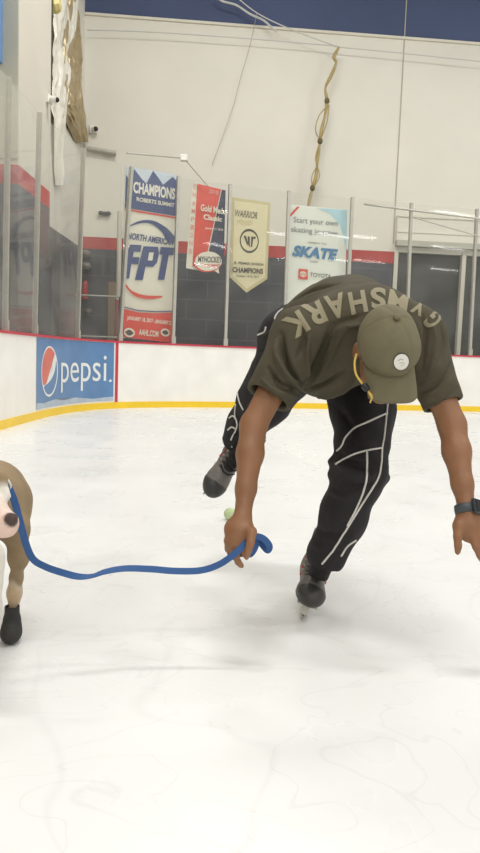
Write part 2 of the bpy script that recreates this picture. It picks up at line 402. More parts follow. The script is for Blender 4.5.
# ice sheet and the walkway behind the boards
pts = [bp(s, 0, -.02) for s in np.linspace(0, SMAX, 240)]
ice = pts + [np.array([19, 16.6, 0]), np.array([19, -40, 0]), np.array([-2.6, -40, 0])]
me = pymesh('floor', ice, [tuple(range(len(ice)-1, -1, -1))]); o = link('floor', me, ice_mat()); o['kind'] = 'structure'
mb = MB(); mb.add([(-8, -5, -.02), (22, -5, -.02), (22, 22, -.02), (-8, 22, -.02)], [(0, 1, 2, 3)])
tag(mb.build('floor_walkway', mat('black_rubber_floor', (60, 60, 62), .8, .1, 4)), kind='structure')

# hall walls: back wall and left wall
BW0 = np.array([-3.5, 15.2, 0]); BWD = nrm((1, .088, 0)); BWN = np.array([BWD[1], -BWD[0], 0])      # normal faces the rink
def bw(s, z, off=0.): return BW0+BWD*s+BWN*off+np.array([0, 0, z])
def on_bw(x, y, off=0.): return on_plane(x, y, BW0+BWN*off, BWN)
def bws(x, y): q = on_bw(x, y); return float((q-BW0)@BWD), float(q[2])
def wall(name, P0, D, s0, s1, z0, z1, m, N=None, off=0., kind='structure', th=.12):
    N = BWN if N is None else N
    V = [P0+D*s+N*o_+np.array([0, 0, z]) for o_ in (off, off-th) for (s, z) in ((s0, z0), (s1, z0), (s1, z1), (s0, z1))]
    me = pymesh(name, V, [(0, 1, 2, 3), (7, 6, 5, 4), (0, 4, 5, 1), (1, 5, 6, 2), (2, 6, 7, 3), (3, 7, 4, 0)])
    a = me.attributes.new('wallmap', 'FLOAT_VECTOR', 'POINT')
    a.data.foreach_set('vector', np.array([(s, z, 0) for _ in (0, 1) for (s, z) in ((s0, z0), (s1, z0), (s1, z1), (s0, z1))], np.float32).ravel())
    bm = bmesh.new(); bm.from_mesh(me); bmesh.ops.recalc_face_normals(bm, faces=bm.faces); bm.to_mesh(me); bm.free()
    o = link(name, me, m); 
    if kind: o['kind'] = kind
    return o
sD = bws(394, 260)[0]; zD = bws(430, 247)[1]; zBlue = 7.83
wall('wall_back', BW0, BWD, -.1, 23, 3.33, zBlue, M_WALLW)
wall('wall_back_blue_band', BW0, BWD, -.1, 23, zBlue, 11, M_WALLB)
wall('wall_back_red_band', BW0, BWD, -.1, sD, 3.08, 3.33, M_WALLR)
wall('wall_back_dark_base', BW0, BWD, -.1, sD, 0, 3.08, M_DARK)
wall('wall_back_opening_jamb', BW0, BWD, sD, sD+.09, 0, 3.33, mat('door_trim_paint', (214, 209, 194), .6, .03, 3), off=.02)
M_DOOR = mat('dark_roll_door', (44, 44, 42), .5, .08, 1.5)
wall('door_1', BW0, BWD, sD+.09, 23, 0, 3.5, M_DOOR, off=-.15)
# the lintel box of the dark doorway
mb = MB(); cz = zD
mb.box(bw(sD+3.2, cz+.03, .09), 3.2, .09, .06, (BWD, BWN, (0, 0, 1)))
tag(mb.build('trim_2', mat('grey_lintel', (186, 183, 170), .6, .04, 3)), kind='structure')
mb = MB(); mb.box(bw(sD+3.2, cz+.36, .05), 3.2, .05, .27, (BWD, BWN, (0, 0, 1))); mb.box(bw(sD+3.2, cz+.28, .11), 3.2, .012, .012, (BWD, BWN, (0, 0, 1))); mb.box(bw(sD+3.2, cz+.62, .11), 3.2, .02, .02, (BWD, BWN, (0, 0, 1)))
tag(mb.build('trim_3', M_WALLW), kind='structure')
sJ, _ = bws(461, 300)
mb = MB(); mb.box(bw(sJ, 1.78, -.02), .045, .06, 1.78, (BWD, BWN, (0, 0, 1)))
tag(mb.build('trim_4', mat('door_trim_paint', (214, 209, 194))), kind='structure')
# seams of the white wall panels
sS, _ = bws(401, 100)
mb = MB(); mb.box(bw(sS, (11+3.5)/2, .004), .012, .006, (11-3.5)/2, (BWD, BWN, (0, 0, 1)))
tag(mb.build('trim_5', mat('seam_grey', (176, 171, 156), .7, .05, 3)), kind='structure')
mb = MB(); mb.box(bw(7, zBlue, .02), 7, .02, .025, (BWD, BWN, (0, 0, 1)))
tag(mb.build('trim_6', mat('cream_rail', (222, 217, 200), .6, .04, 3)), kind='structure')
LW = -3.5; LN = np.array([1., 0, 0]); LD = np.array([0, 1., 0]); LP = np.array([LW, 0, 0])
def on_lw(x, y, X=LW): return on_plane(x, y, (X, 0, 0), LN)
wall('wall_left', LP, LD, -4, 15.3, 3.33, 11, M_WALLW, LN)
wall('wall_left_red_band', LP, LD, -4, 9.5, 3.08, 3.33, M_WALLR, LN)
wall('wall_left_dark_base', LP, LD, -4, 15.3, 0, 3.08, M_DARK, LN)
wall('wall_left_light_strip', LP, LD, 9.5, 15.3, 3.08, 3.33, M_WALLW, LN)
# tall window of blue daylight at the far left and the pillar beside it
yw = on_lw(-8, 30, LW+.22)[1]; yw1 = on_lw(4, 30, LW+.22)[1]
mb = MB(); mb.box((LW+.11, (yw+yw1)/2, 7.2), .11, (yw1-yw)/2, 2.6)
wm = bpy.data.materials.new('daylight_pane'); wm.use_nodes = True; wb = wm.node_tree.nodes['Principled BSDF']; wb.inputs['Base Color'].default_value = srgb(90, 130, 175); wb.inputs['Roughness'].default_value = .1
wb.inputs['Emission Color'].default_value = srgb(120, 165, 215); wb.inputs['Emission Strength'].default_value = .15
tag(mb.build('window_1', wm), kind='structure')
XP = -3.08
y0 = on_lw(19, 40, XP)[1]; y1 = on_lw(51, 60, XP)[1]
for nm, z0, z1, m_ in (('wall_pillar', 3.33, 11, mat('pillar_white_paint', (212, 206, 192), .75, .04, .8)), ('wall_pillar_red_band', 3.08, 3.33, M_WALLR), ('wall_pillar_dark_base', 0, 3.08, mat('charcoal_pillar_paint', (72, 72, 78), .6, .08, 2))):
    mb = MB(); mb.box(((XP+LW)/2, (y0+y1)/2, (z0+z1)/2), (XP-LW)/2, (y1-y0)/2, (z1-z0)/2); tag(mb.build(nm, m_), kind='structure')
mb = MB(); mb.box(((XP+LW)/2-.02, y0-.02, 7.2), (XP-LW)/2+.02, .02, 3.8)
tag(mb.build('trim_9', mat('pillar_shade_grey', (186, 183, 168), .7, .05, 1)), kind='structure')  # thin plate: shade of the pillar's near face put into its grey colour
mb = MB(); mb.box((XP-.06, y1+.06, 8.0), .05, .05, 3.1)
tag(mb.build('trim_7', mat('dark_gap', (60, 60, 56), .8, .1, 4)), kind='structure')

# ------------------------------------------------------------------ acrylic panes and posts around the rink
GT = 3.78
post_px = [-40, 9.5, 38.5, 80.5, 121.5, 174, 226, 284.5, 346, 407, 471, 545]
PS = [s_at(p) for p in post_px]
plabel = ['aluminium glass post outside the left edge', 'glass post nearest the left edge of the rink glass', 'second glass post from the left, above the left end of the blue board advertisement',
 'third glass post from the left, above the middle of the blue board advertisement', 'glass post along the left edge of the tall navy, white and red banner',
 'glass post between the tall navy and white banner and the red and navy banner', 'glass post between the red and navy banner and the cream pointed banner',
 'glass post along the left edge of the white skating banner', 'glass post along the right edge of the white skating banner', 'glass post left of the dark doorway, just right of the bent person',
 'rightmost tall glass post, in front of the dark doorway', 'aluminium glass post outside the right edge']
glabel = ['grey hazy glass pane at the far left edge above the white boards', 'narrow glass pane between the two leftmost posts', 'glass pane above the left half of the blue board advertisement, catching a white light streak',
 'glass pane above the right end of the blue board advertisement, wall camera behind it', 'glass pane covering the tall navy, white and red tournament banner', 'glass pane covering the red and navy slanted banner',
 'glass pane covering the cream pointed champions banner', 'glass pane covering the white skating lesson banner', 'glass pane between the white skating banner and the dark doorway', 'glass pane covering most of the dark doorway', 'glass pane at the right edge in front of the doorway']
top_px = [0, 8.5, 39.5, 83.5, 131.5, 178.5, 230.3, 289, 352.5, 411.5, 477, 0]     # the posts are not all quite upright
def lean_m(i, c, t):
    a = c+np.array([0, 0, GT]); x0_ = proj(a)[0]; x1_ = proj(a+t*.1)[0]; return float(np.clip((top_px[i]-x0_)/(x1_-x0_)*.1, -.3, .3))
for i, s in enumerate(PS):
    if i in (0, len(PS)-1): continue
    c = bp(s, 0, -.05); t = btan(s); n = np.array([t[1], -t[0], 0]); w = .017 if i < 4 else .025
    up_ = nrm(np.array([0, 0, 1.])*(GT-1.05)+t*lean_m(i, c, t)); mb = MB(); mb.box((c[0]+up_[0]*(GT-1.05)/2, c[1]+up_[1]*(GT-1.05)/2, (1.07+GT+.02)/2), w, .03, (GT+.02-1.07)/2/up_[2], (t, n, up_))
    o = mb.build('glass_post', M_ALU, base=(c[0], c[1], 1.07)); tag(o, plabel[i], 'post', 'posts of the rink glass')
    mb = MB(); mb.box(c+np.array([0, 0, 1.13])+n*.02, w*1.5, .02, .06, (t, n, (0, 0, 1))); mb.build('post_shoe', M_ALU, o)
for i in range(len(PS)-1):
    a = bp(PS[i]+.02, 0, -.05); b = bp(PS[i+1]-.02, 0, -.05); t = nrm(b-a); n = np.array([t[1], -t[0], 0]); c = (a+b)/2
    mb = MB(); mb.box((c[0], c[1], (1.072+GT)/2), np.linalg.norm(b-a)/2, .006, (GT-1.072)/2, (t, n, (0, 0, 1)))
    tag(mb.build('rink_shield', M_GLASS, base=(c[0], c[1], 1.072)), glabel[i], 'rink glass', 'acrylic shields above the boards')

# ------------------------------------------------------------------ soft-drink advertisement on the corner boards
sa, sb = s_at(36.5), s_at(114.2)
ad = empty('board_advertisement', 'blue advertisement with red, white and blue globe on the corner boards', 'advertisement', bp((sa+sb)/2, .13, .003))
AH = (.125, 1.035); AL = sb-sa
def adm(off): return lambda u, v: bp(sa+u, v, off)
flat('sheet', poly2d([(0, AH[0]), (AL, AH[0]), (AL, AH[1]), (0, AH[1])]), adm(.004), mat('ad_blue_print', (92, 132, 178), .4, .10, 3), ad, .12)
flat('worn_edge', poly2d([(0, AH[0]), (AL, AH[0]), (AL, .19), (AL*.8, .17), (AL*.6, .21), (AL*.45, .18), (AL*.3, .22), (AL*.12, .19), (0, .21)]), adm(.006), mat('ad_worn_print', (176, 190, 204), .5, .14, 6), ad, .12)
gc = (s_at(49.3)-sa, .60); gr = .335; rx = (s_at(57.5)-s_at(41))/2
flat('globe_ring', ring2d(gc[0], gc[1], rx, gr, .028), adm(.006), mat('ad_white_print', (232, 234, 232), .4, .05, 4), ad, .12)
# globe: red crescent at the upper left, white wave, blue-grey lower right
def gp(a): return gc[0]+rx*.93*math.cos(a), gc[1]+gr*.93*math.sin(a)
wave = [(gc[0]+rx*x, gc[1]+gr*y) for x, y in ((.62, .70), (.45, .25), (.15, -.15), (-.25, -.40), (-.72, -.60))]
arc = [gp(math.radians(a)) for a in range(220, 46, -6)]
flat('globe_red', poly2d([tuple(q[:2]) for q in catmull([np.array([*w, 0]) for w in wave], 5)]+arc), adm(.007), mat('ad_red_print', (214, 112, 98), .45, .08, 5), ad, .12)
wave2 = [(gc[0]+rx*x, gc[1]+gr*y) for x, y in ((-.78, -.52), (-.35, -.50), (.2, -.32), (.6, .0), (.80, .46))]
arc2 = [(gc[0]+rx*.93*math.cos(math.radians(a)), gc[1]+gr*.93*math.sin(math.radians(a))) for a in (34, 40, 46)]
flat('globe_wave', poly2d([tuple(q[:2]) for q in catmull([np.array([*w, 0]) for w in wave2], 5)]+arc2+[tuple(q[:2]) for q in catmull([np.array([*w, 0]) for w in wave], 5)]), adm(.0075), MATS['ad_white_print'], ad, .12)
tl, tr = s_at(61)-sa, s_at(106.6)-sa
flat('lettering', fit(text2d('pepsi', -.002), tl, .30, tr, .83), adm(.008), MATS['ad_white_print'], ad, .1)
flat('lettering', disc2d(tr+.09, .44, .03, .02, 12), adm(.008), MATS['ad_white_print'], ad)
mb = MB(); sr = s_at(117)
mb2 = [bp(sr-.03, z, .006) for z in (0, 1.04)]+[bp(sr+.03, z, .006) for z in (1.04, 0)]
mb.add(mb2, [(0, 1, 2, 3)]); tag(mb.build('trim_8', M_RED), kind='structure')

# ------------------------------------------------------------------ banners behind the glass
class Banner:
    def __init__(s, name, label, cat, px, outline, m, back=.16, nm='sheet'):
        """px: pixel corners TL TR BR BL read off the photograph, put on an upright plane just behind the glass"""
        c = sum(np.array(p) for p in px)/4; sc = s_at(c[0]); t = btan(sc); n = np.array([t[1], -t[0], 0]); p0 = bp(sc, 0, -back)
        s.TL, s.TR, s.BR, s.BL = [on_plane(p[0], p[1], p0, n) for p in px]; s.n = n; s.px = [np.array(p, float) for p in px]
        s.root = empty(name, label, cat, (s.BL+s.BR)/2)
        s.k = 0; V = [s.P(u, v, 0) for u, v in outline]; W = [s.P(u, v, -.006) for u, v in outline]; k = len(V)
        mb = MB(); mb.add(V+W, [tuple(range(k)), tuple(range(2*k-1, k-1, -1))]+[(i, (i+1) % k, k+(i+1) % k, k+i) for i in range(k)])
        mb.build(nm, m, s.root)
    def P(s, u, v, off=0.): return s.TL*(1-u)*v+s.TR*u*v+s.BL*(1-u)*(1-v)+s.BR*u*(1-v)+s.n*off
    def uv(s, x, y):
        A = np.array([s.px[1]-s.px[0], s.px[3]-s.px[0]]).T; q = np.linalg.solve(A, np.array([x, y], float)-s.px[0]); return q[0], 1-q[1]
    def add(s, name, T, m, off=None):
        s.k += 1; o_ = (.004+.0015*s.k) if off is None else off
        return flat(name, T, lambda u, v: s.P(u, v, o_), m, s.root)
    def text(s, str_, x0, y0, x1, y1, m, bold=.0, shear=0., name='lettering'):
        """text fitted between pixel corners top-left and bottom-right"""
        u0, v1 = s.uv(x0, y0); u1, v0 = s.uv(x1, y1); 
        for T in words2d(text2d(str_, bold, shear), len(str_.split())): s.add(name, fit(T, u0, v0, u1, v1), m)
    def poly(s, name, pxs, m): return s.add(name, poly2d([s.uv(*p) for p in pxs]), m)
BOX = [(0, 0), (1, 0), (1, 1), (0, 1)]
M_BW = mat('banner_white', (226, 221, 206), .6, .04, 2); M_NAVY = mat('banner_navy', (62, 76, 124), .6, .06, 3); M_BRED = mat('banner_red', (214, 72, 58), .6, .05, 3)
M_SKY = mat('banner_pale_blue', (196, 206, 216), .6, .06, 2); M_INK = mat('banner_dark_ink', (70, 66, 60), .6, .05, 3)
b = Banner('tournament_banner', 'tall white banner with navy top, blue letters and red foot, hanging behind the glass', 'banner', [(126, 166), (178.5, 175.5), (172.5, 343), (120.5, 337)], BOX, M_BW)
b.add('sky_band', poly2d([(0, .76), (1, .76), (1, 1), (0, 1)]), M_SKY)
b.add('mountain_band', poly2d([(0, .76), (1, .76), (1, .96), (.88, .985), (.7, .93), (.62, .96), (.5, 1.0), (.38, .92), (.3, .94), (.15, .99), (.05, .93), (0, .95)]), M_NAVY)
b.text('CHAMPIONS', 133, 181, 174.5, 200, M_BW, .035); b.text('ROBERTS SUMMIT', 136, 196.5, 174, 207.5, M_BW, .03)
b.add('stripe', poly2d([(0, .745), (1, .745), (1, .755), (0, .755)]), M_BRED)
up = catmull([np.array([u, v, 0]) for u, v in ((.06, .655), (.3, .70), (.55, .71), (.8, .68), (.95, .64))], 5); lo = catmull([np.array([u, v, 0]) for u, v in ((.98, .60), (.82, .605), (.7, .655), (.5, .69), (.3, .685), (.06, .65))], 5)
b.add('swoosh', poly2d([tuple(q[:2]) for q in up+lo]), M_NAVY)
b.text('NORTH AMERICAN', 127, 231.5, 173.5, 246.5, M_NAVY, .03, .2)
# heavy slanted initials F P T
def slab(P): return poly2d([b.uv(*p) for p in P])
b.add('lettering', slab([(129.5, 244), (140.5, 244.8), (139.5, 251.5), (133, 251), (132, 256.5), (138.5, 257), (137.3, 264), (130.5, 263.5), (128.5, 278), (122, 277.5), (125, 256)]), M_NAVY)
b.add('lettering', slab([(142.5, 246), (157, 247), (158, 254), (156, 263), (152, 267), (144.5, 266.5), (141.7, 280), (134, 279.6)]), M_NAVY)
b.add('lettering', slab([(159.5, 247.2), (173.8, 248.4), (172.8, 256), (168, 255.6), (163.5, 280.8), (157, 280.3), (161.5, 255), (158.4, 254.6)]), M_NAVY)
b.add('lettering_hole', slab([(148, 252.3), (152.5, 252.6), (151.2, 260.8), (146.5, 260.4)]), M_BW)
up = catmull([np.array([u, v, 0]) for u, v in ((.02, .335), (.15, .285), (.4, .265), (.75, .275))], 5); lo = catmull([np.array([u, v, 0]) for u, v in ((.75, .265), (.5, .245), (.25, .25), (.08, .29), (.02, .325))], 5)
b.add('swoosh', poly2d([tuple(q[:2]) for q in up+lo]), M_BRED)
b.add('stripe', poly2d([(0, .178), (.3, .166), (.6, .172), (1, .19), (1, .196), (.6, .178), (.3, .172), (0, .184)]), M_NAVY)
b.add('foot_band', poly2d([(0, 0), (1, 0), (1, .185), (.6, .165), (.3, .158), (0, .17)]), M_BRED)
b.text('JANUARY 18, 2017 - JANUARY 21', 126, 315.5, 171, 329, M_BW, .03, .1); b.text('AAHL.COM', 137.5, 329.5, 157, 339.5, M_BW, .03)
u, v = b.uv(128, 333); b.add('emblem', ring2d(u, v, .10, .028, .018), M_BW); b.add('emblem', disc2d(u, v, .06, .017), M_INK)
u, v = b.uv(164, 335); b.add('emblem', ring2d(u, v, .09, .024, .018), M_BW); b.add('emblem', disc2d(u, v, .055, .014), M_INK)

b = Banner('tournament_banner', 'slanted red and navy banner with a white speech-bubble emblem at its foot', 'banner', [(192.5, 182.5), (225.5, 190.5), (223.5, 268), (186, 268)], [(0, 0), (.35, -.03), (1, .06), (1, 1), (0, 1)], M_BW)
b.add('red_field', poly2d([(.14, 1), (.86, 1), (.48, .02), (.16, .02)]), M_BRED)
b.add('navy_field', poly2d([(.885, 1), (1, 1), (1, .06), (.51, .02)]), mat('banner_dark_navy', (50, 55, 86), .6, .06, 3))
for i, ch in enumerate('CHAMPIONS'):
    b.add('lettering', fit(text2d(ch, .02), .03, .93-i*.095, .12, .985-i*.095), mat('banner_pale_red', (214, 150, 140), .6, .05, 3))
b.text('2018', 208, 188.8, 217.5, 196, MATS['banner_pale_red'], .02); b.text('Gold Medal', 200, 204.5, 224, 217.5, M_BW, .03); b.text('Classic', 202.5, 215, 219.6, 225, M_BW, .03); b.text('January 17, 2018', 203.5, 228.5, 220, 235.5, M_BW, .02)
u, v = b.uv(205.3, 265.5)
b.add('emblem_tail', poly2d([(u+.1, v-.1), (u+.3, v-.16), (u+.26, v-.02)]), M_BW)
b.add('emblem_rim', disc2d(u-.02, v-.012, .375, .125), M_BRED); b.add('emblem_bubble', disc2d(u, v, .36, .12), M_BW)
b.text('MYHOCKEY', 196.3, 258.2, 217, 270, M_INK, .03); b.text('TOURNAMENTS', 199.5, 267, 215, 274.6, M_BRED, .02)

b = Banner('champions_banner', 'cream pointed banner with a round emblem, hanging between two glass posts', 'banner', [(231.5, 197), (270.5, 202.5), (267.3, 279), (229.8, 277)], [(0, 0), (.45, -.19), (1, 0), (1, 1), (0, 1)], mat('banner_gold', (200, 188, 146), .5, .08, 2))
b.add('inner_field', poly2d([(.07, .02), (.45, -.14), (.93, .02), (.93, .96), (.07, .96)]), mat('banner_cream', (222, 212, 176), .5, .06, 2))
u, v = b.uv(249.4, 241.8); b.add('emblem_ring', ring2d(u, v, .25, .155, .03), M_INK)
for q in ([(243.5, 236), (246, 236.3), (248.3, 244), (247.3, 246.5)], [(247.6, 237), (249.8, 237.2), (250, 248.3), (248.3, 246)], [(251.3, 237.3), (253.5, 237.5), (252.4, 247.5), (250.8, 248.4)], [(253.5, 237.5), (256, 237.8), (255.6, 239.8), (253.2, 239.6)]): b.poly('emblem_stroke', q, M_INK)
b.text('WARRIOR', 235, 209.5, 257, 219.5, M_INK, .0, .25); b.text('HOCKEY', 237, 219, 253, 225.7, MATS['banner_gold'], .01)
b.text('JR. PREMIER DIVISION', 233.5, 261.5, 264, 269.2, M_INK, .02); b.text('CHAMPIONS', 232.2, 267, 263.7, 277, M_INK, .03); b.text('October 14-16, 2017', 236, 275.2, 259.5, 281.2, M_INK, .015)

b = Banner('skating_banner', 'white skating lesson banner with blue slanted letters, behind the bent person', 'banner', [(288.5, 204.5), (347.2, 209.5), (343.5, 352), (283.5, 345)], BOX, mat('skate_banner_white', (228, 230, 222), .5, .03, 2))
M_SB = mat('skate_blue', (60, 122, 168), .5, .08, 6); M_CY = mat('skate_cyan', (176, 212, 224), .5, .06, 3); M_GR = mat('skate_grey', (120, 124, 128), .6, .05, 4)
b.poly('corner_tint', [(316, 208), (347.2, 210), (346, 250), (340, 225), (330, 214)], M_CY)
b.poly('corner_stroke', [(289.5, 214.5), (297, 206.5), (299.5, 206.8), (290.5, 216.5)], M_BRED)
b.text('Start your own', 293.5, 216.5, 337, 227.5, M_GR, .004); b.text('skating journey.', 291, 226, 338.5, 237, M_GR, .004)
b.text('LEARN TO', 307, 240.8, 325.5, 244.2, M_INK, .01); b.text('SKATE', 292, 244.5, 337, 259.5, M_SB, .05, .25); b.text('USA', 309.5, 259.6, 317, 262, M_INK, .01)
b.poly('emblem_square', [(298, 268), (307, 268.7), (306.7, 278.6), (297.6, 278)], M_BRED)
u, v = b.uv(302.3, 273.3); b.add('emblem_ring', ring2d(u, v, .055, .02, .009), M_BW); b.add('emblem_ring', ring2d(u, v+.006, .03, .011, .007), M_BW); b.add('emblem_ring', ring2d(u, v, .018, .02, .007), M_BW)
b.text('TOYOTA', 309, 271.5, 330, 277.3, M_INK, .012)

# ------------------------------------------------------------------ small fixtures on and near the walls
def camera_dome(name, label, P, n, r):
    e = empty(name, label, 'security camera', P); n = nrm(n)
    mb = MB(); mb.box(np.array(P)+n*.03, .03, r*.8, r*.8, (n, nrm(np.cross((0, 0, 1), n)), (0, 0, 1))); mb.build('mount', mat('camera_white', (230, 228, 220), .4, .03, 5), e, bevel=.01)
    mb = MB(); mb.tube([np.array(P)+n*.05, np.array(P)+n*(.06+r)+np.array([.03, 0, -.02])], [r*.55, r*.62], 14); mb.build('housing', MATS['camera_white'], e, smooth=False)
    mb = MB(); mb.sphere(np.array(P)+n*(.06+r)+np.array([.03, 0, -.02]), r*.5); mb.build('lens', mat('camera_lens', (30, 30, 32), .2, .05, 5), e, smooth=True)
camera_dome('security_camera', 'white security camera with dark lens high in the far corner beside the draped foil', on_bw(93, 130), BWN+BWD*.3, .10)
camera_dome('security_camera', 'small white security camera on the pillar, left of the draped plastic', on_lw(47, 99, XP), (1, -.3, 0), .075)
e = empty('wall_light', 'small dark twin wall lamp above the red band, left of the tall banner', 'wall lamp', on_bw(105, 214)); P = on_bw(105, 214)
mb = MB(); mb.box(P+BWN*.03, .05, .03, .04, (BWD, BWN, (0, 0, 1))); mb.build('backplate', mat('lamp_dark', (70, 68, 62), .5, .05, 5), e)
for k in (-1, 1):
    mb = MB(); mb.sphere(P+BWD*.075*k+BWN*.08, (.06, .06, .045)); mb.build('lamp_head', MATS['lamp_dark'], e, smooth=True)
def bar(name, label, cat, p, q, r, group=None, m=None):
    mb = MB(); mb.tube([p, q], r, 10); return tag(mb.build(name, m or M_ALU, base=p), label, cat, group)
gl = lambda x, y, back=-.085: on_plane(x, y, bp(s_at(x), 0, back), np.array([btan(s_at(x))[1], -btan(s_at(x))[0], 0]))
bar('support_bar', 'pale horizontal pipe fixed in the far corner under the security camera', 'pipe', on_bw(87, 148.5, .1), on_bw(116, 153.5, .1), .05)
bar('support_bar', 'thin brace bar along the top of the glass above the tall navy and white banner', 'brace bar', gl(127, 153), gl(184, 158), .014)
bar('support_bar', 'thin slanting brace bar above the red and navy banner', 'brace bar', gl(184, 158), gl(208, 186), .012)
mb = MB(); mb.box(gl(184, 158), .06, .05, .05); tag(mb.build('junction_box', mat('camera_white', (230, 228, 220)), base=gl(184, 158), bevel=.01), 'small white box where the two brace bars meet above the banners', 'junction box')
bar('support_bar', 'long thin brace bar along the glass top at the right', 'brace bar', gl(364, 204), on_plane(490, 220, bp(s_at(407), 0, -.12), BWN), .02)
bar('support_bar', 'thin slanting brace bar over the dark doorway', 'brace bar', gl(409, 216), on_plane(478, 236, bp(s_at(407), 0, -.12), BWN), .012)
# walkway clutter seen through the glass
e = empty('handrail', 'metal handrail in front of the dark wall, left of the tall banner', 'handrail', bw(.4, 0, .9))
for z in (2.02, 1.2):
    mb = MB(); mb.tube([bw(.0, z, .9), bw(1.75, z, .9)], .02, 8); mb.build('rail', M_ALU, e)
for s in (.05, .9, 1.7):
    mb = MB(); mb.tube([bw(s, 0, .9), bw(s, 2.02, .9)], .022, 8); mb.build('upright', mat('dark_steel', (52, 52, 54), .5, .05, 4), e)
P0 = on_bw(108.5, 282, .25); P1 = on_bw(119, 330, .25); e = empty('wooden_board', 'light brown wooden board standing behind the handrail', 'board', np.array([(P0[0]+P1[0])/2, (P0[1]+P1[1])/2, 0]))
mb = MB(); mb.box((P0+P1)/2*np.array([1, 1, 0])+np.array([0, 0, P0[2]/2]), abs(P1[0]-P0[0])/2, .025, P0[2]/2, (BWD, BWN, (0, 0, 1))); mb.build('panel', mat('brown_wood', (150, 122, 84), .6, .1, 3, stretch=(1, 1, .1)), e, bevel=.006)
mb = MB(); mb.box((P0+P1)/2*np.array([1, 1, 0])+BWN*.04+np.array([0, 0, P0[2]*.5]), abs(P1[0]-P0[0])/2*.9, .012, .04, (BWD, BWN, (0, 0, 1))); mb.build('batten', MATS['brown_wood'], e)
pw = on_bw(118.3, 300, .7); e = empty('marker_post', 'slim post, white above and red below, left of the tall banner', 'post', (pw[0], pw[1], 0))
mb = MB(); mb.tube([(pw[0], pw[1], 0), (pw[0], pw[1], pw[2])], .07, 12); mb.build('lower_sleeve', M_WALLR, e)
mb = MB(); mb.tube([(pw[0], pw[1], pw[2]), (pw[0], pw[1], 3.75)], .05, 12); mb.build('upper_pole', mat('door_trim_paint', (214, 209, 194)), e)
# helmets and bags on the shelf by the corner
for k, (x, y, c, nm, lb) in enumerate([(86, 254, (120, 112, 108), 'helmet', 'grey helmet on the top row of the dark corner wall'), (86.5, 266, (128, 120, 114), 'helmet', 'grey helmet in the second row of the dark corner wall'), (85, 290, (196, 44, 48), 'fire_extinguisher', 'small red extinguisher at the dark corner wall'), (88, 312, (104, 96, 92), 'helmet', 'dull helmet low on the dark corner wall')]):
    P = on_bw(x, y, .14); mb = MB()
    if nm == 'helmet':
        e = empty(nm, lb, 'helmet', P, 'helmets by the corner'); mb.sphere(P, (.10, .12, .085)); mb.build('shell', mat('helmet_%d_paint' % k, c, .4, .08, 8), e, smooth=True)
        mb = MB(); mb.tube([P+np.array([.10*math.cos(a), -.1*abs(math.sin(a))-.03, -.07]) for a in np.linspace(0, math.pi, 9)], .012, 6); mb.build('chin_guard', mat('lamp_dark', (70, 68, 62)), e)
        mb = MB(); mb.tube([P+BWN*-.14, P], .012, 6); mb.build('wall_hook', mat('dark_steel', (52, 52, 54)), e)
    else:
        e = empty(nm, lb, 'fire extinguisher', P); mb.tube([P+np.array([0, 0, z]) for z in (-.2, -.18, .12, .17, .2)], [.05, .06, .06, .04, .02], 14); mb.build('cylinder', mat('extinguisher_red', c, .35, .04, 5), e)
        mb = MB(); mb.box(P+np.array([0, -.03, .23]), .02, .05, .02); mb.build('valve', mat('lamp_dark', (70, 68, 62)), e)
        mb = MB(); mb.box(P+BWN*-.1, .05, .05, .06, (BWD, BWN, (0, 0, 1))); mb.build('wall_bracket', mat('dark_steel', (52, 52, 54)), e)

# draped plastic and foil in the corner
def sheet(name, corners, m, parent, amp, seed, X, nu=40, nv=110, fold=10.):
    V = []; UVs = []
    for j in range(nv+1):
        for i in range(nu+1):
            u, v = i/nu, j/nv
            L = np.array([np.interp(v, [c[0] for c in corners], [c[1] for c in corners]), np.interp(v, [c[0] for c in corners], [c[2] for c in corners])])
            x = L[0]+(L[1]-L[0])*u; y = np.interp(v, [c[0] for c in corners], [c[3] for c in corners])
            V.append(on_lw(x, y, X)); UVs.append((u, v))
    V = np.array(V); UVs = np.array(UVs); q = np.stack([UVs[:, 0]*fold*.35+UVs[:, 1]*1.2, UVs[:, 1]*2.4, np.zeros(len(V))], 1)
    d = np.abs(vnoise(q, 1.3, seed))*1.0+np.abs(vnoise(q, 2.9, seed+3))*.5+np.abs(vnoise(q, 6.1, seed+5))*.2
    V[:, 0] += amp*d; V[:, 1] -= amp*.5*vnoise(q, 2., seed+8)
    Fc = [(j*(nu+1)+i, j*(nu+1)+i+1, (j+1)*(nu+1)+i+1, (j+1)*(nu+1)+i) for j in range(nv) for i in range(nu)]
    o = link(name, pymesh(name, V, Fc), m, None, False); localise(o, world_loc(parent)); child(o, parent)
    md = o.modifiers.new('thick', 'SOLIDIFY'); md.thickness = .004
    return o
e = empty('plastic_sheeting', 'crumpled white plastic and tan foil sheeting draped down the left corner wall', 'sheeting', on_lw(66, 145, LW+.05))
sheet('white_sheet', [(0, 53, 71, -6), (.3, 51, 69, 40), (.6, 49, 66, 85), (.85, 50, 63, 125), (1, 54, 60, 185)], mat('white_plastic_film', (232, 228, 214), .28, .06, 4, .25, 20), e, .12, 1, LW+.01)
sheet('tan_foil', [(0, 64, 73, -6), (.3, 61, 77, 40), (.55, 60, 80, 75), (.75, 58, 81, 105), (.9, 64, 81.5, 122), (1, 75, 83, 142)], mat('tan_foil', (178, 160, 124), .32, .16, 5, .35, 14, metal=.3), e, .11, 7, LW+.015, fold=16)
mb = MB(); mb.tube(catmull([on_lw(55, -6, LW+.35), on_lw(54, 3, LW+.4), on_lw(56, 9, LW+.4)], 6), [.10]*12+[.08], 8); mb.build('loose_tape', mat('yellow_tape', (214, 198, 130), .5, .08, 6), e)
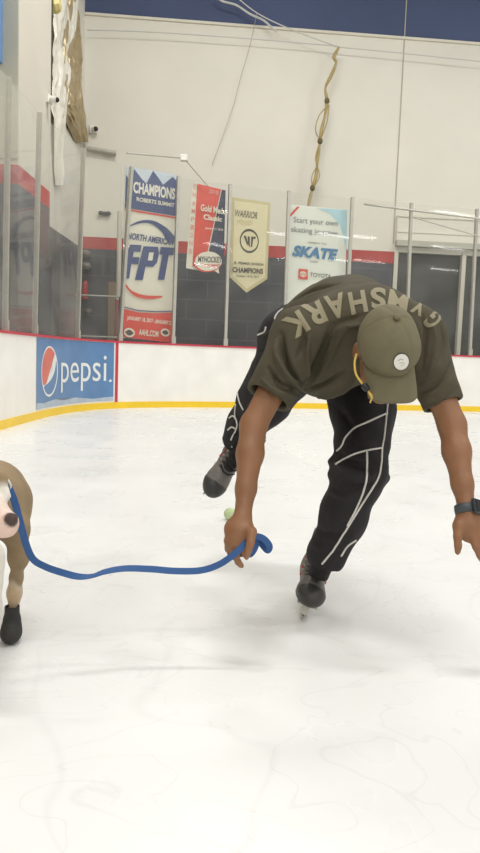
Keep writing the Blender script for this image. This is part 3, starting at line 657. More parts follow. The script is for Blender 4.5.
# cables and the knotted strap along the back wall
def cable(label, pts, r, off, m, name='cable', cat='cable', n=6):
    P = catmull([on_bw(x, y, off) for x, y in pts], n); mb = MB(); mb.tube(P, r, 6); return tag(mb.build(name, m, base=P[0], smooth=True), label, cat)
M_CAB = mat('pale_cable', (206, 206, 200), .5, .04, 5); M_TAN = mat('tan_strap', (176, 158, 106), .7, .12, 8, .2, 60)
cable('white looping cable hanging across the blue band at the top', [(214, -6), (222, 1), (236, 5), (250, 14), (263, 20), (270, 26), (277, 32)], .022, .25, M_CAB)
cable('thin straight wire from the top edge down to the knotted tan strap', [(234, -5), (257, 13), (290, 29), (338, 47)], .012, .32, M_CAB)
cable('thin wire running along the top of the white wall below the blue band', [(87, 30), (150, 32), (240, 38), (330, 45.5), (339, 47), (400, 53), (485, 62)], .010, .2, M_CAB)
cable('faint thin wire dangling down the white wall left of the knotted strap', [(257, 13), (250, 45), (240, 80), (232, 110), (212, 165)], .006, .1, mat('grey_wire', (170, 166, 156), .6, .05, 4))
P = [on_bw(x, y, .3) for x, y in ((339, 47), (334, 57), (336, 63), (331, 76), (325.5, 88), (327, 101), (325, 115), (321.5, 130), (320, 141), (318, 155), (317, 165), (316, 176), (312.5, 188), (310.5, 196), (308, 208))]
e = empty('hanging_strap', 'tan knotted strap hanging down the white wall above the bent person', 'strap', P[0])
mb = MB(); C_ = catmull(P, 5); mb.tube(C_, [.022+.016*abs(math.sin(i*.31)) for i in range(len(C_))], 8); mb.build('strand', M_TAN, e, smooth=True)
for x, y in ((327, 101), (320, 141), (312.5, 188)):
    mb = MB(); mb.sphere(on_bw(x, y, .31), (.055, .05, .07)); mb.build('knot', mat('dark_tan_strap', (112, 98, 66), .7, .1, 8), e, smooth=True)
for pl in ([(328, 105), (319, 116), (315.5, 130), (320, 140)], [(329, 105), (327, 122), (321, 139)], [(319, 144), (315.5, 158), (317, 165)], [(317, 166), (312, 176), (312, 187)], [(317, 166), (319.5, 176), (314, 187)]):
    mb = MB(); mb.tube(catmull([on_bw(x, y, .33) for x, y in pl], 6), .013, 6); mb.build('loop', M_TAN, e, smooth=True)

# ------------------------------------------------------------------ light: rows of lamps under the hall roof, even world fill added in place of the hall's bounce
W = bpy.data.worlds.new('world'); S.world = W; W.use_nodes = True; bg = W.node_tree.nodes['Background']; bg.inputs[0].default_value = (1, .985, .945, 1); bg.inputs[1].default_value = .80
LI = 0
def lamp(x, y, z, sx, sy, e_):
    global LI
    l = bpy.data.lights.new('hall_lamp', 'AREA'); l.shape = 'RECTANGLE'; l.size = sx; l.size_y = sy; l.energy = e_; l.color = (1, .985, .945)
    o = bpy.data.objects.new('hall_lamp', l); COL.objects.link(o); o.location = (x, y, z)
for y in (-26, -17, -8, 1, 9.5):
    for x in (0., 8.):
        lamp(x, y, 9.6, 3.2, .7, 600 if y > -10 else 420)
for y in (-26, -17, -8):
    for x in ((24., 32., 40.) if y > -20 else (16., 24., 32., 40.)):
        lamp(x, y, 9.6, 3.2, .7, 300)
S.view_settings.view_transform = 'Standard'; S.view_settings.look = 'None'; S.view_settings.gamma = 1; S.view_settings.exposure = -0.90; S.view_settings.use_curve_mapping = False

# ================================================================== THE PERSON
TOW = -FW
def rot(v, ax, a): return np.array(Matrix.Rotation(a, 3, Vector(ax)) @ Vector(v))
HC = at(384.8, 350, 1.94)
HU = nrm(math.cos(math.radians(32))*TOW+math.sin(math.radians(32))*UP+.055*RT)
HF = math.cos(math.radians(32))*DN+math.sin(math.radians(32))*TOW; HF = nrm(HF-HU*np.dot(HF, HU)); HF = rot(HF, HU, math.radians(3))
if np.dot(HF, RT) < 0: HF = rot(HF, HU, math.radians(-6))
HS = np.cross(HU, HF)
HAX = np.array([HS, HF, HU])
def hd(s, f, u): return HC+HS*s+HF*f+HU*u
shR, shL = at(301, 336, 2.12), at(416, 333, 2.07)
elR, elL = at(253.5, 425, 2.05), at(452, 425, 2.0)
wrR, wrL = at(242.5, 518, 1.93), at(467, 511, 1.9)
hipL, kneL, ankL = at(352, 362, 2.45), at(361, 469, 2.2), at(323, 562, 2.30)
hipR, kneR, ankR = at(300, 352, 2.50), at(265, 400, 2.64), at(236, 445, 2.78)
pel, mid, che, nek = at(318, 340, 2.5), at(345, 325, 2.32), at(364, 331, 2.17), at(385, 335, 2.04)
SP = nrm(che-pel); LT = nrm(RT-SP*np.dot(RT, SP)); DO = np.cross(LT, SP); DO = DO if DO[2] > 0 else -DO
TAX = np.array([LT, SP, DO])

H_ = .0055
B = Field((-.16, 1.68, .02), (.80, 3.12, 1.24), H_)
# torso, pelvis, legs inside the clothes
B.ell(pel, (.15, .13, .11), TAX, .03); B.ell(mid, (.135, .17, .10), TAX, .04); B.ell(che, (.16, .17, .095), TAX, .04)
B.cone(che, shR, .08, .055, .03); B.cone(che, shL, .08, .055, .03); B.cone(che+SP*.06-DO*.01, nek-DO*.012, .066, .054, .03)
B.chain([hipL, kneL, kneL*.55+ankL*.45, ankL], [.085, .052, .050, .030], .02); B.chain([hipR, kneR, kneR*.55+ankR*.45, ankR], [.085, .052, .052, .036], .02)
# arms
def arm(sh, el, wr):
    ax = nrm(wr-el); B.chain([sh, sh*.5+el*.5, el], [.049, .043, .0385], .02)
    B.chain([el, el*.68+wr*.32, el*.3+wr*.7, wr], [.0375, .038, .028, .0225], .018)
arm(shR, elR, wrR); arm(shL, elL, wrL)
# right hand (left in the picture): back of the hand to the viewer, fingers curled round the leash, thumb on the right
def hand(wr, kn, fingers, thumb, lat):
    B.cone(wr, wr*.45+kn*.55, .0235, .030, .015); B.cone(wr*.6+kn*.4, kn, .028, .028, .014, flat=TOW, fs=.62)
    pal = nrm(lat)
    B.ell(wr*.38+kn*.62, (.043, .040, .019), np.array([pal, nrm(kn-wr), np.cross(pal, nrm(kn-wr))]), .012)
    for f in fingers:
        B.cone(wr*.45+kn*.55, at(*f[0]), .013, .0115, .008); B.chain([at(*q) for q in f], [.0112, .0100, .0092, .0080][:len(f)], .004)
    B.cone(wr*.6+kn*.4+pal*.012, at(*thumb[0]), .018, .015, .012); B.chain([at(*q) for q in thumb], [.0150, .0115, .0102, .0085][:len(thumb)], .005)
hand(wrR, at(237.5, 541, 1.90), [
    [(245, 544, 1.895), (244, 551, 1.91), (246, 555, 1.935), (249, 551, 1.945)],
    [(239, 546, 1.890), (235.5, 556, 1.895), (238, 562, 1.905), (241.5, 566, 1.915)],
    [(233, 545, 1.895), (230.5, 553, 1.905), (234, 557, 1.925), (239, 555, 1.940)],
    [(228, 541, 1.905), (228, 549, 1.920), (232, 552, 1.935), (237, 549, 1.945)]],
    [(251.5, 532, 1.885), (250.5, 543, 1.868), (248, 551, 1.865), (246.5, 557, 1.87)], RT)
hand(wrL, at(471, 533, 1.885), [
    [(471.5, 536, 1.875), (476, 547, 1.868), (480, 556, 1.868), (483.5, 562, 1.875)],
    [(477, 538, 1.880), (483, 550, 1.872), (488, 560, 1.874), (491, 566, 1.882)],
    [(482, 537, 1.890), (489, 549, 1.886), (494, 557, 1.892), (496, 562, 1.900)],
    [(485, 533, 1.900), (492, 543, 1.902), (496, 550, 1.908), (498, 554, 1.914)]],
    [(458.5, 526, 1.880), (457.5, 537, 1.868), (458.2, 546, 1.866), (457.5, 552, 1.87)], RT)
# neck, head and face
B.cone(nek-DO*.012, hd(0, -.030, -.05), .054, .054, .03); B.ell(hd(0, -.005, .022), (.073, .094, .096), HAX, .02); B.ell(hd(0, .030, -.055), (.060, .070, .072), HAX, .025)
B.ell(hd(0, .082, -.110), (.026, .022, .020), HAX, .02)
B.cone(hd(0, .094, -.005), hd(0, .116, -.050), .011, .016, .012); B.ell(hd(.014, .104, -.053), (.010, .010, .008), HAX, .008); B.ell(hd(-.014, .104, -.053), (.010, .010, .008), HAX, .008)
B.cone(hd(-.040, .086, .016), hd(.040, .086, .016), .010, .010, .015)
for sx in (-1, 1):
    B.ell(hd(.032*sx, .101, -.006), (.018, .014, .011), HAX, .010, 's'); B.ell(hd(.032*sx, .083, -.006), (.0125, .0125, .0125), HAX, .004)
    B.ell(hd(.077*sx, -.008, -.012), (.010, .020, .031), HAX, .006); B.ell(hd(.086*sx, -.004, -.010), (.007, .011, .018), HAX, .006, 's')
    B.ell(hd(.046*sx, .066, -.040), (.022, .022, .018), HAX, .02)
B.ell(hd(0, .097, -.078), (.026, .012, .007), HAX, .006); B.ell(hd(0, .095, -.090), (.023, .012, .008), HAX, .006)
V, Q = B.mesh('body'); del B
V = relax(V, Q, 1, .35)
body = link('person', npmesh('person', V, Q), mat('brown_skin', (138, 96, 65), .5, .07, 14, .10, 180, sss=.0))
PB = ankL.copy(); PB[2] = 0
localise(body, PB)
tag(body, 'person in olive T-shirt and cap bending low on one ice skate, holding a blue leash', 'person')
V, Q = V.copy(), Q

def part_mesh(name, V, Q, m, parent, vis=None):
    o = link(name, npmesh(name, V, Q), m); localise(o, world_loc(parent)); child(o, parent); return o
# ------------------------------------------------------------------ T-shirt
M_SHIRT = mat('olive_jersey', (78, 73, 58), .8, .06, 20, .18, 260, spec=.25)
T = Field((-.02, 1.8, .60), (.76, 2.72, 1.25), .0043)
slR, slL = at(266.5, 402, 2.075), at(445, 409.5, 2.02)
T.ell(at(322, 334, 2.44), (.175, .14, .142), TAX, .05); T.ell(at(345, 324, 2.32), (.185, .19, .158), TAX, .06); T.ell(che, (.180, .18, .142), TAX, .05)
T.ell(at(325, 362, 2.20), (.125, .14, .115), np.array([RT, TOW, UP]), .05); T.ell(at(372, 347, 2.14), (.12, .10, .10), np.array([RT, TOW, UP]), .05)
T.cone(che+SP*.03, shR, .10, .084, .05); T.cone(che+SP*.03, shL, .105, .078, .05)
T.cone(shR, slR, .086, .070, .03); T.cone(shL, slL, .078, .0565, .03); T.cone(che+SP*.05, nek, .085, .072, .03)
for a, b, ri in ((shR, slR, .055), (shL, slL, .0475)):
    d = nrm(b-a); T.plane_cut(b-d*.014, d+.10*UP, .003, b-.13, b+.13); T.cone(b-d*.075, b+d*.05, ri, ri+.006, .003, 's')
V1, Q1 = T.mesh('shirt'); del T
V1 = relax(V1, Q1, 1, .4); N1 = vnormals(V1, Q1)
V1 = V1+N1*(.0045*vnoise(V1, 11, 2)+.003*vnoise(V1, 24, 5))[:, None]
bv = bvh_of(V1, Q1)
for pts, amp, w in [
    ([(303, 386), (292, 372), (284, 354), (281, 334)], -.010, .011), ([(300, 388), (286, 376), (277, 358), (276, 342)], .009, .010), ([(298, 392), (280, 384), (268, 368)], -.009, .010), ([(296, 397), (276, 392), (262, 380)], .007, .009),
    ([(303, 386), (314, 370), (324, 348), (332, 326)], -.011, .012), ([(306, 386), (322, 372), (334, 350), (344, 330)], .009, .011), ([(306, 390), (326, 384), (346, 370)], -.008, .011), ([(308, 378), (306, 360), (308, 338)], .007, .010),
    ([(330, 327), (345, 320), (362, 316)], -.0035, .011), ([(334, 334), (348, 328), (360, 326)], .008, .010), ([(315, 398), (335, 392), (358, 376)], .008, .010),
    ([(421, 316), (426, 332), (424, 350), (421, 368)], -.013, .011), ([(430, 320), (435, 338), (433, 360), (428, 376)], .010, .010), ([(440, 322), (444, 342), (441, 362)], -.009, .010),
    ([(421, 392), (434, 386), (446, 374), (454, 358)], -.011, .010), ([(424, 398), (440, 392), (453, 378)], .008, .010), ([(424, 384), (436, 374), (445, 360)], .008, .009), ([(428, 404), (444, 400), (457, 388)], -.007, .009),
    ([(294, 300), (312, 290), (338, 284)], -.005, .012), ([(300, 322), (304, 340), (298, 356)], -.006, .012)]:
    V1 = sculpt(V1, Q1, bv, pts, amp*(2.6 if pts[0][0] < 400 else .95), w*.72)
shirt = part_mesh('t_shirt', V1, Q1, M_SHIRT, body); shirt['label'] = 'dark olive short-sleeved T-shirt with pale lettering across the shoulders'
bv = bvh_of(V1, Q1)
# lettering printed across the back of the shoulders, laid on the cloth
def on_cloth(bv, name, T2, fpx, m, parent, maxlen, off=.002):
    Vf, Ff = refine(*T2, maxlen); out = []; ok = []
    for v in Vf:
        x, y = fpx(v[0], v[1]); h, n = cast(bv, x, y)
        if h is None: out.append((0, 0, 0)); ok.append(False)
        else:
            n = n if np.dot(n, h-CAM) < 0 else -n; out.append(h+n*off); ok.append(True)
    Ff = [f for f in Ff if all(ok[i] for i in f) and max(np.linalg.norm(np.array(out[f[0]])-out[f[j]]) for j in (1, 2)) < .05]
    if not Ff: return None
    me = pymesh(name, out, Ff); bm = bmesh.new(); bm.from_mesh(me); bmesh.ops.delete(bm, geom=[v for v in bm.verts if not v.link_faces], context='VERTS'); bm.to_mesh(me); bm.free()
    o = link(name, me, m); localise(o, world_loc(parent)); child(o, parent); return o
M_PRINT = mat('pale_khaki_print', (140, 132, 106), .7, .07, 20)
word = [('G', 433.5, 319.5, 11, 21), ('Y', 420, 305, 13, 21), ('M', 398, 301.5, 20, 21), ('S', 378, 298.5, 15, 21), ('H', 358, 302.5, 17, 22), ('A', 336, 306.5, 20, 24), ('R', 314.5, 313.5, 20, 25), ('K', 296, 325, 21, 23)]
for i, (ch, cx, cy, w, h) in enumerate(word):
    a = word[max(i-1, 0)]; c = word[min(i+1, 7)]; ex = nrm((c[1]-a[1], c[2]-a[2])); ey = np.array([ex[1], -ex[0]])*1.0
    ey = ey if ey[1] > 0 else -ey
    on_cloth(bv, 'lettering', text2d(ch, .012 if ch == 'M' else .035), lambda u, v: (cx+ex[0]*(u-.5)*w+ey[0]*(v-.5)*h, cy+ex[1]*(u-.5)*w+ey[1]*(v-.5)*h), M_PRINT, shirt, .12)
# hems of the two sleeves
for a, b, r in ((shR, slR, .0665), (shL, slL, .0675)):
    pass

# ------------------------------------------------------------------ trousers with white piping
M_TR = mat('black_track_fabric', (36, 34, 35), .75, .10, 14, .2, 90, spec=.3)
P_ = Field((-.14, 2.0, .08), (.66, 3.12, 1.12), .0055)
P_.ell(at(314, 338, 2.5), (.198, .15, .136), TAX, .04); P_.cone(hipL, at(363, 412, 2.34), .118, .104, .04); P_.cone(at(363, 412, 2.34), kneL, .104, .083, .03)
P_.chain([kneL, at(344, 514, 2.235), at(327, 553, 2.285), at(323.5, 563, 2.295)], [.080, .074, .060, .057], .03)
P_.cone(hipR+np.array([-.018,0,0]), kneR, .130, .100, .05); P_.chain([kneR, at(246, 425, 2.72), at(234, 445, 2.775)], [.095, .070, .057], .04)
P_.ell(at(337, 462, 2.23), (.030, .03, .016), np.array([RT, TOW, UP]), .025); P_.ell(at(334, 474, 2.23), (.020, .03, .013), np.array([RT, TOW, UP]), .025); P_.ell(at(383, 477, 2.24), (.022, .03, .015), np.array([RT, TOW, UP]), .03)
d = nrm(at(323.5, 563, 2.295)-kneL); P_.plane_cut(at(324.5, 563, 2.29), d, .003, ankL-.2, ankL+.2); P_.cone(ankL-d*.03, ankL+d*.1, .052, .056, .004, 's')
d = nrm(ankR-kneR); P_.plane_cut(at(235.5, 443, 2.775), d, .003, ankR-.16, ankR+.16); P_.cone(ankR-d*.03, ankR+d*.12, .048, .052, .004, 's')
V2, Q2 = P_.mesh('trousers'); del P_
V2 = relax(V2, Q2, 1, .4); N2 = vnormals(V2, Q2); V2 = V2+N2*(.004*vnoise(V2, 12, 9)+.003*vnoise(V2, 25, 4))[:, None]
bv2 = bvh_of(V2, Q2)
for pts, amp, w in [([(338, 452), (350, 462), (366, 468)], -.009, .010), ([(336, 462), (352, 472), (372, 476)], .008, .010), ([(338, 482), (355, 487), (376, 484)], -.008, .010), ([(330, 492), (344, 496), (360, 494)], .006, .010), ([(316, 528), (330, 536), (348, 534)], -.006, .010), ([(312, 545), (326, 549), (342, 546)], .005, .009), ([(340, 410), (352, 428), (350, 445)], -.007, .012),
                    ([(262, 340), (272, 334), (282, 330)], .010, .012), ([(260, 350), (272, 346)], -.008, .010), ([(232, 424), (244, 420)], .008, .009), ([(228, 436), (240, 432)], -.007, .008)]:
    V2 = sculpt(V2, Q2, bv2, pts, amp*1.7, w)
trs = part_mesh('trousers', V2, Q2, M_TR, body); trs['label'] = 'black track trousers with thin white piping'
bv2 = bvh_of(V2, Q2); M_PIPE = mat('white_piping', (206, 203, 196), .6, .05, 20)
def piping(pts, r=.0032):
    L = cast_line(bv2, pts, 12); run = []; runs = [run]
    for h, n in L:
        q = h+n*.0012
        if run and np.linalg.norm(q-run[-1]) > .06: run = []; runs.append(run)
        if not run or np.linalg.norm(q-run[-1]) > .002: run.append(q)
    for R_ in runs:
        if len(R_) > 3:
            mb = MB(); mb.tube(R_, r, 6); mb.build('piping', M_PIPE, trs, smooth=True)
for pl in ([(388, 398), (386.5, 412), (384, 436), (382, 448), (381, 464), (377, 480), (362, 504), (346, 530), (334, 549), (322, 564)], [(387, 413), (370, 421), (355, 428), (346, 437), (342, 446), (337, 451)], [(336, 464), (350, 456), (365, 451), (382, 448)],
           [(367, 451), (367, 468), (366, 482), (362, 495), (355, 511), (347, 526)], [(356, 540), (347.5, 546), (341, 556)], [(283, 309), (278, 313), (275, 319), (279, 325), (272, 330)], [(266, 327), (264.5, 332), (258, 335)],
           [(237.5, 393), (239.6, 402), (243.5, 410)], [(236, 404), (235, 415), (237, 426), (231, 440)], [(229.5, 418), (233, 416), (236, 419)], [(228, 430), (232, 427), (236, 429)]):
    piping(pl)

# dark socks between cuff and skate
for k_, a_, d_ in ((kneL, ankL, .0), (kneR, ankR, .0)):
    mb = MB(); t_ = nrm(k_-a_); mb.tube([a_-t_*.05, a_, a_+t_*.06, a_+t_*.14], [.036, .037, .041, .050], 20); mb.build('sock', M_TR, body, smooth=True)

# ------------------------------------------------------------------ baseball cap
M_CAP = mat('khaki_cap_cotton', (113, 107, 84), .8, .05, 30, .15, 300, spec=.25)
K = Field(HC-.21, HC+.21, .004)
K.ell(hd(0, 0, .030), (.0815, .106, .105), HAX, .01); K.ell(hd(0, .045, .055), (.07, .055, .06), HAX, .03)
K.plane_cut(hd(0, 0, .010), -HU+.02*HF, .003); K.ell(hd(0, 0, .02), (.077, .0995, .098), HAX, .003, 's')
V3, Q3 = K.mesh('cap'); del K; V3 = relax(V3, Q3, 1, .4)
bv3 = bvh_of(V3, Q3)
for a in range(0, 360, 60):
    ca, sa_ = math.cos(math.radians(a+30)), math.sin(math.radians(a+30)); L = [proj(hd(.088*t*sa_, .107*t*ca, .030+.110*math.sqrt(max(0, 1-t*t)))) for t in (.08, .3, .55, .75, .9)]
    V3 = sculpt(V3, Q3, bv3, L, -.0022, .0045)
cap = part_mesh('cap', V3, Q3, M_CAP, body); cap['label'] = 'faded khaki baseball cap with a round white badge'
bv3 = bvh_of(V3, Q3)
mb = MB(); mb.sphere(hd(.0, 0, .139), (.010, .010, .006), HAX); mb.build('button', M_CAP, cap, smooth=True)
mb = MB(); nu, nv = 24, 8; Vb = []
for lay in (0, -.0045):
    for i in range(nu+1):
        w = -1+2*i/nu; fin = .106*math.sqrt(1-(.071*w/.083)**2)-.012; fo = .108+.072*(1-.30*abs(w)**3.5-.10*w*w)
        for j in range(nv+1):
            t = j/nv; f_ = fin+(fo-fin)*t; Vb.append(hd((.071-.004*t*abs(w))*w, f_, .018-.016*w*w-.012*t*t+lay+.006*(1-t)))
n1 = (nu+1)*(nv+1); ix = lambda i, j, l: l*n1+i*(nv+1)+j; Fb = []
for i in range(nu):
    for j in range(nv): Fb += [(ix(i, j, 0), ix(i+1, j, 0), ix(i+1, j+1, 0), ix(i, j+1, 0)), (ix(i, j+1, 1), ix(i+1, j+1, 1), ix(i+1, j, 1), ix(i, j, 1))]
    for j in (0, nv): Fb.append((ix(i, j, 0), ix(i, j, 1), ix(i+1, j, 1), ix(i+1, j, 0)))
for j in range(nv):
    for i in (0, nu): Fb.append((ix(i, j, 0), ix(i, j+1, 0), ix(i, j+1, 1), ix(i, j, 1)))
mb.add(Vb, Fb); mb.build('brim', M_CAP, cap, smooth=True)
on_cloth(bv3, 'badge_rim', disc2d(0, 0, 1, 1, 32), lambda u, v: (401+8.3*u-.6*v, 361.5+8.9*v), mat('badge_dark', (62, 60, 54), .6, .05, 20), cap, .35, .0015)
on_cloth(bv3, 'badge', disc2d(0, 0, 1, 1, 32), lambda u, v: (401+7.2*u-.5*v, 361.5+7.8*v), mat('badge_white', (222, 220, 210), .6, .05, 20), cap, .35, .0028)
for q in ([(-.5, -.2), (-.1, -.45), (.3, -.3), (.25, -.2), (-.1, -.33), (-.42, -.12)], [(-.3, .1), (.1, .0), (.45, .2), (.4, .28), (.1, .1), (-.26, .18)], [(-.1, .4), (.2, .35), (.22, .42), (-.08, .48)]):
    on_cloth(bv3, 'badge_mark', poly2d(q), lambda u, v: (401+7.2*u, 361.5+7.8*v), mat('badge_grey', (170, 168, 158), .6, .05, 20), cap, .3, .0036)
# short dark hair below the cap
K = Field(HC-.2, HC+.2, .005); K.ell(hd(0, -.006, .022), (.0755, .0975, .094), HAX, .01); K.plane_cut(hd(0, 0, -.035), -HU-.5*HF, .004); K.plane_cut(hd(0, .035, 0), HF, .004); K.plane_cut(hd(0, 0, .05), HU, .004)
V4, Q4 = K.mesh('hair'); part_mesh('hair', V4, Q4, mat('black_hair', (34, 27, 23), .8, .2, 60, .4, 300), body)
# eyewear cord with toggle hanging from the ear
M_CORD = mat('yellow_cord', (206, 172, 84), .6, .08, 20)
mb = MB(); mb.tube(catmull([at(356.5, 354, 1.885), at(354.6, 363, 1.875), at(356, 374, 1.87), at(361, 382, 1.865), at(365, 387, 1.86)], 6), .0030, 8); cord = mb.build('cord', M_CORD, body, smooth=True)
cord['label'] = 'yellow cord with black toggle hanging beside the face'
mb = MB(); mb.tube([at(362.5, 384, 1.862), at(364, 385.5, 1.861), at(367, 389, 1.859), at(368.5, 390.5, 1.858)], [.006, .0095, .0095, .006], 12); mb.build('toggle', mat('black_toggle', (30, 30, 32), .4, .05, 10), cord, smooth=True)
for pl in ([(368, 390), (370, 395), (375, 401)], [(368, 391), (372, 396), (370, 403)], [(371, 397), (376, 400), (379, 402.5)]):
    mb = MB(); mb.tube(catmull([at(x, y, 1.858) for x, y in pl], 4), .0026, 6); mb.build('cord_end', M_CORD, cord, smooth=True)
# watch on the right-hand wrist of the picture
ax = nrm(wrL-elL); wc = wrL-ax*.004; u_ = nrm(RT-ax*np.dot(RT, ax)); w_ = np.cross(u_, ax); mb = MB(); n = 28
prof = [(.0265, -.013), (.0300, -.012), (.0308, 0), (.0300, .012), (.0265, .013)]
Vr = [wc+ax*z+(u_*math.cos(2*math.pi*k/n)*1.08+w_*math.sin(2*math.pi*k/n))*r for k in range(n) for r, z in prof]
mb.add(Vr, [(k*5+j, k*5+(j+1) % 5, ((k+1) % n)*5+(j+1) % 5, ((k+1) % n)*5+j) for k in range(n) for j in range(5)])
wat = mb.build('smartwatch', mat('slate_watch_band', (62, 70, 74), .5, .08, 20), body, smooth=True); wat['label'] = 'dark slate smartwatch'
dn_ = nrm(TOW*.75+RT*.6-ax*np.dot(TOW*.75+RT*.6, ax)); sd = np.cross(dn_, ax)
mb = MB(); mb.box(wc+dn_*.033, .019, .021, .006, (sd, ax, dn_)); mb.build('watch_case', mat('watch_case_dark', (48, 54, 58), .3, .05, 20), wat, bevel=.004)
mb = MB(); mb.box(wc+dn_*.0395, .015, .017, .001, (sd, ax, dn_)); mb.build('screen', mat('watch_screen', (22, 26, 30), .12, .05, 20), wat)

# ------------------------------------------------------------------ ice skates
def skate_parts():
    out = []
    K = Field((-.16, -.09, -.11), (.24, .09, .17), .0045); fl = dict(flat=(0, 1, 0), fs=.90)
    K.cone((-.040, 0, .125), (-.036, 0, .02), .053, .047, .02, **fl); K.ell((-.060, 0, -.035), (.050, .039, .055), None, .03); K.cone((-.01, 0, -.02), (.10, 0, -.045), .054, .044, .03, **fl); K.ell((.135, 0, -.052), (.068, .050, .040), None, .02)
    K.plane_cut((0, 0, -.085), (0, 0, -1), .006); K.plane_cut((0, 0, .125), (-.15, 0, 1), .004); K.cone((-.036, 0, .09), (-.045, 0, .16), .042, .047, .003, 's')
    V, Q = K.mesh('b'); me = npmesh('ice_skate', V, Q); me.materials.append(mat('grey_skate_leather', (104, 100, 94), .5, .10, 26, .15, 120)); out.append(('boot', me))
    K = Field((.06, -.08, -.11), (.24, .08, .02), .0045); K.ell((.135, 0, -.052), (.071, .0515, .0415), None, .01); K.plane_cut((0, 0, -.087), (0, 0, -1), .005); K.plane_cut((.135, 0, -.05), (-1, 0, .45), .003)
    V, Q = K.mesh('c'); me = npmesh('toe_cap', V, Q); me.materials.append(mat('black_toe_cap', (52, 51, 49), .45, .10, 26, .1, 120)); out.append(('toe_cap', me))
    K = Field((-.06, -.06, -.06), (.16, .06, .2), .0045); K.cone((.026, 0, .170), (.024, 0, .03), .030, .029, .02, flat=(1, 0, 0), fs=.65); K.cone((.026, 0, .03), (.095, 0, -.016), .027, .022, .02, flat=(.5, 0, 1), fs=.7)
    V, Q = K.mesh('t'); me = npmesh('tongue', V, Q); me.materials.append(mat('black_tongue', (34, 33, 33), .7, .10, 30, .2, 120)); out.append(('tongue', me))
    mb = MB()
    for x, z in [(.030, .105), (.030, .08), (.034, .055), (.045, .032), (.060, .017), (.076, .006), (.092, -.003)]:
        mb.tube([(x-.006, -.033, z-.012), (x+.016, -.012, z+.004), (x+.020, .012, z+.012), (x-.002, .033, z+.006)], .003, 6); mb.tube([(x-.006, .033, z-.012), (x+.016, .012, z+.004), (x+.020, -.012, z+.012), (x-.002, -.033, z+.006)], .003, 6)
    out.append(('laces', mb, mat('black_lace', (28, 28, 28), .7, .1, 30)))
    mb = MB()
    for s in (-1, 1):
        for x, z in [(.022, .05), (.034, .026), (.05, .010), (.066, 0)]: mb.sphere((x, .0425*s, z-.004), .0042, n=6)
    out.append(('eyelets', mb, mat('steel_eyelet', (176, 174, 168), .3, .05, 20, metal=.7)))
    mb = MB()
    for s in (-1, 1):
        for x, z in [(.0, .02), (.012, -.012), (.030, -.03)]: mb.box((x+.012, .0455*s, z), .006, .002, .0032, ((.9, 0, -.4), (0, 1, 0), (.4, 0, .9)))
    out.append(('red_trim', mb, mat('red_trim_paint', (186, 50, 48), .5, .08, 20)))
    mb = MB(); mb.box((-.062, 0, -.102), .036, .011, .020, ((1, 0, 0), (0, 1, 0), (.12, 0, 1))); mb.box((.108, 0, -.102), .044, .011, .020, ((1, 0, 0), (0, 1, 0), (-.12, 0, 1))); mb.box((.02, 0, -.122), .125, .0075, .009); mb.box((-.062, 0, -.087), .045, .026, .003); mb.box((.108, 0, -.087), .055, .034, .003)
    out.append(('blade_holder', mb, mat('skate_holder_plastic', (196, 193, 182), .4, .05, 20)))
    mb = MB(); n = 24; top = [(-.125+.29*i/n, -.125) for i in range(n+1)]; bot = [(-.130+.31*i/n, -.146+.018*max(0, abs(i/n*2-1)-.72)**2*14) for i in range(n+1)]
    Vb = [(x, y, z) for y in (-.0018, .0018) for L in (top, bot) for x, z in L]; m1 = n+1; Fb = []
    for i in range(n): Fb += [(i, i+1, m1+i+1, m1+i), (2*m1+i, 3*m1+i, 3*m1+i+1, 2*m1+i+1), (m1+i, m1+i+1, 3*m1+i+1, 3*m1+i), (i, 2*m1+i, 2*m1+i+1, i+1)]
    Fb += [(0, m1, 3*m1, 2*m1), (n, 2*m1+n, 3*m1+n, m1+n)]; mb.add(Vb, Fb); out.append(('blade', mb, mat('steel_blade', (176, 176, 172), .25, .05, 20, metal=.9)))
    return out
SK = skate_parts(); META = []
for nm, g, *mm in SK:
    if isinstance(g, MB):
        me = pymesh(nm, g.v, g.f); me.materials.append(mm[0]); bm = bmesh.new(); bm.from_mesh(me); bmesh.ops.recalc_face_normals(bm, faces=bm.faces); bm.to_mesh(me); bm.free(); META.append((nm, me))
    else: META.append((nm, g))
def place_skate(A, f, u, label):
    f = nrm(f); u = np.array(u, float); u = nrm(u-f*np.dot(f, u)); l = np.cross(u, f)
    Mw = Matrix(((f[0], l[0], u[0], A[0]), (f[1], l[1], u[1], A[1]), (f[2], l[2], u[2], A[2]), (0, 0, 0, 1))); root = None
    for nm, me in META:
        o = bpy.data.objects.new('ice_skate' if root is None else nm, me); COL.objects.link(o)
        if root is None:
            o.parent = body; o.matrix_parent_inverse = Matrix.Translation(-Vector(world_loc(body))); o.matrix_basis = Mw; root = o; o['label'] = label
        else: o.parent = root
    return root
us = nrm((.30, 0, .95)); 
A1 = ground(316, 566, .146*us[2]+.0015)
place_skate(A1, (-.10, -1, -.03), us, 'grey and black hockey skate standing on the ice')
shin = nrm(kneR-ankR); place_skate(at(237.5, 451.5, 2.765), (-.40, -.55, -.72), shin+.25*RT, 'grey and black hockey skate lifted behind')

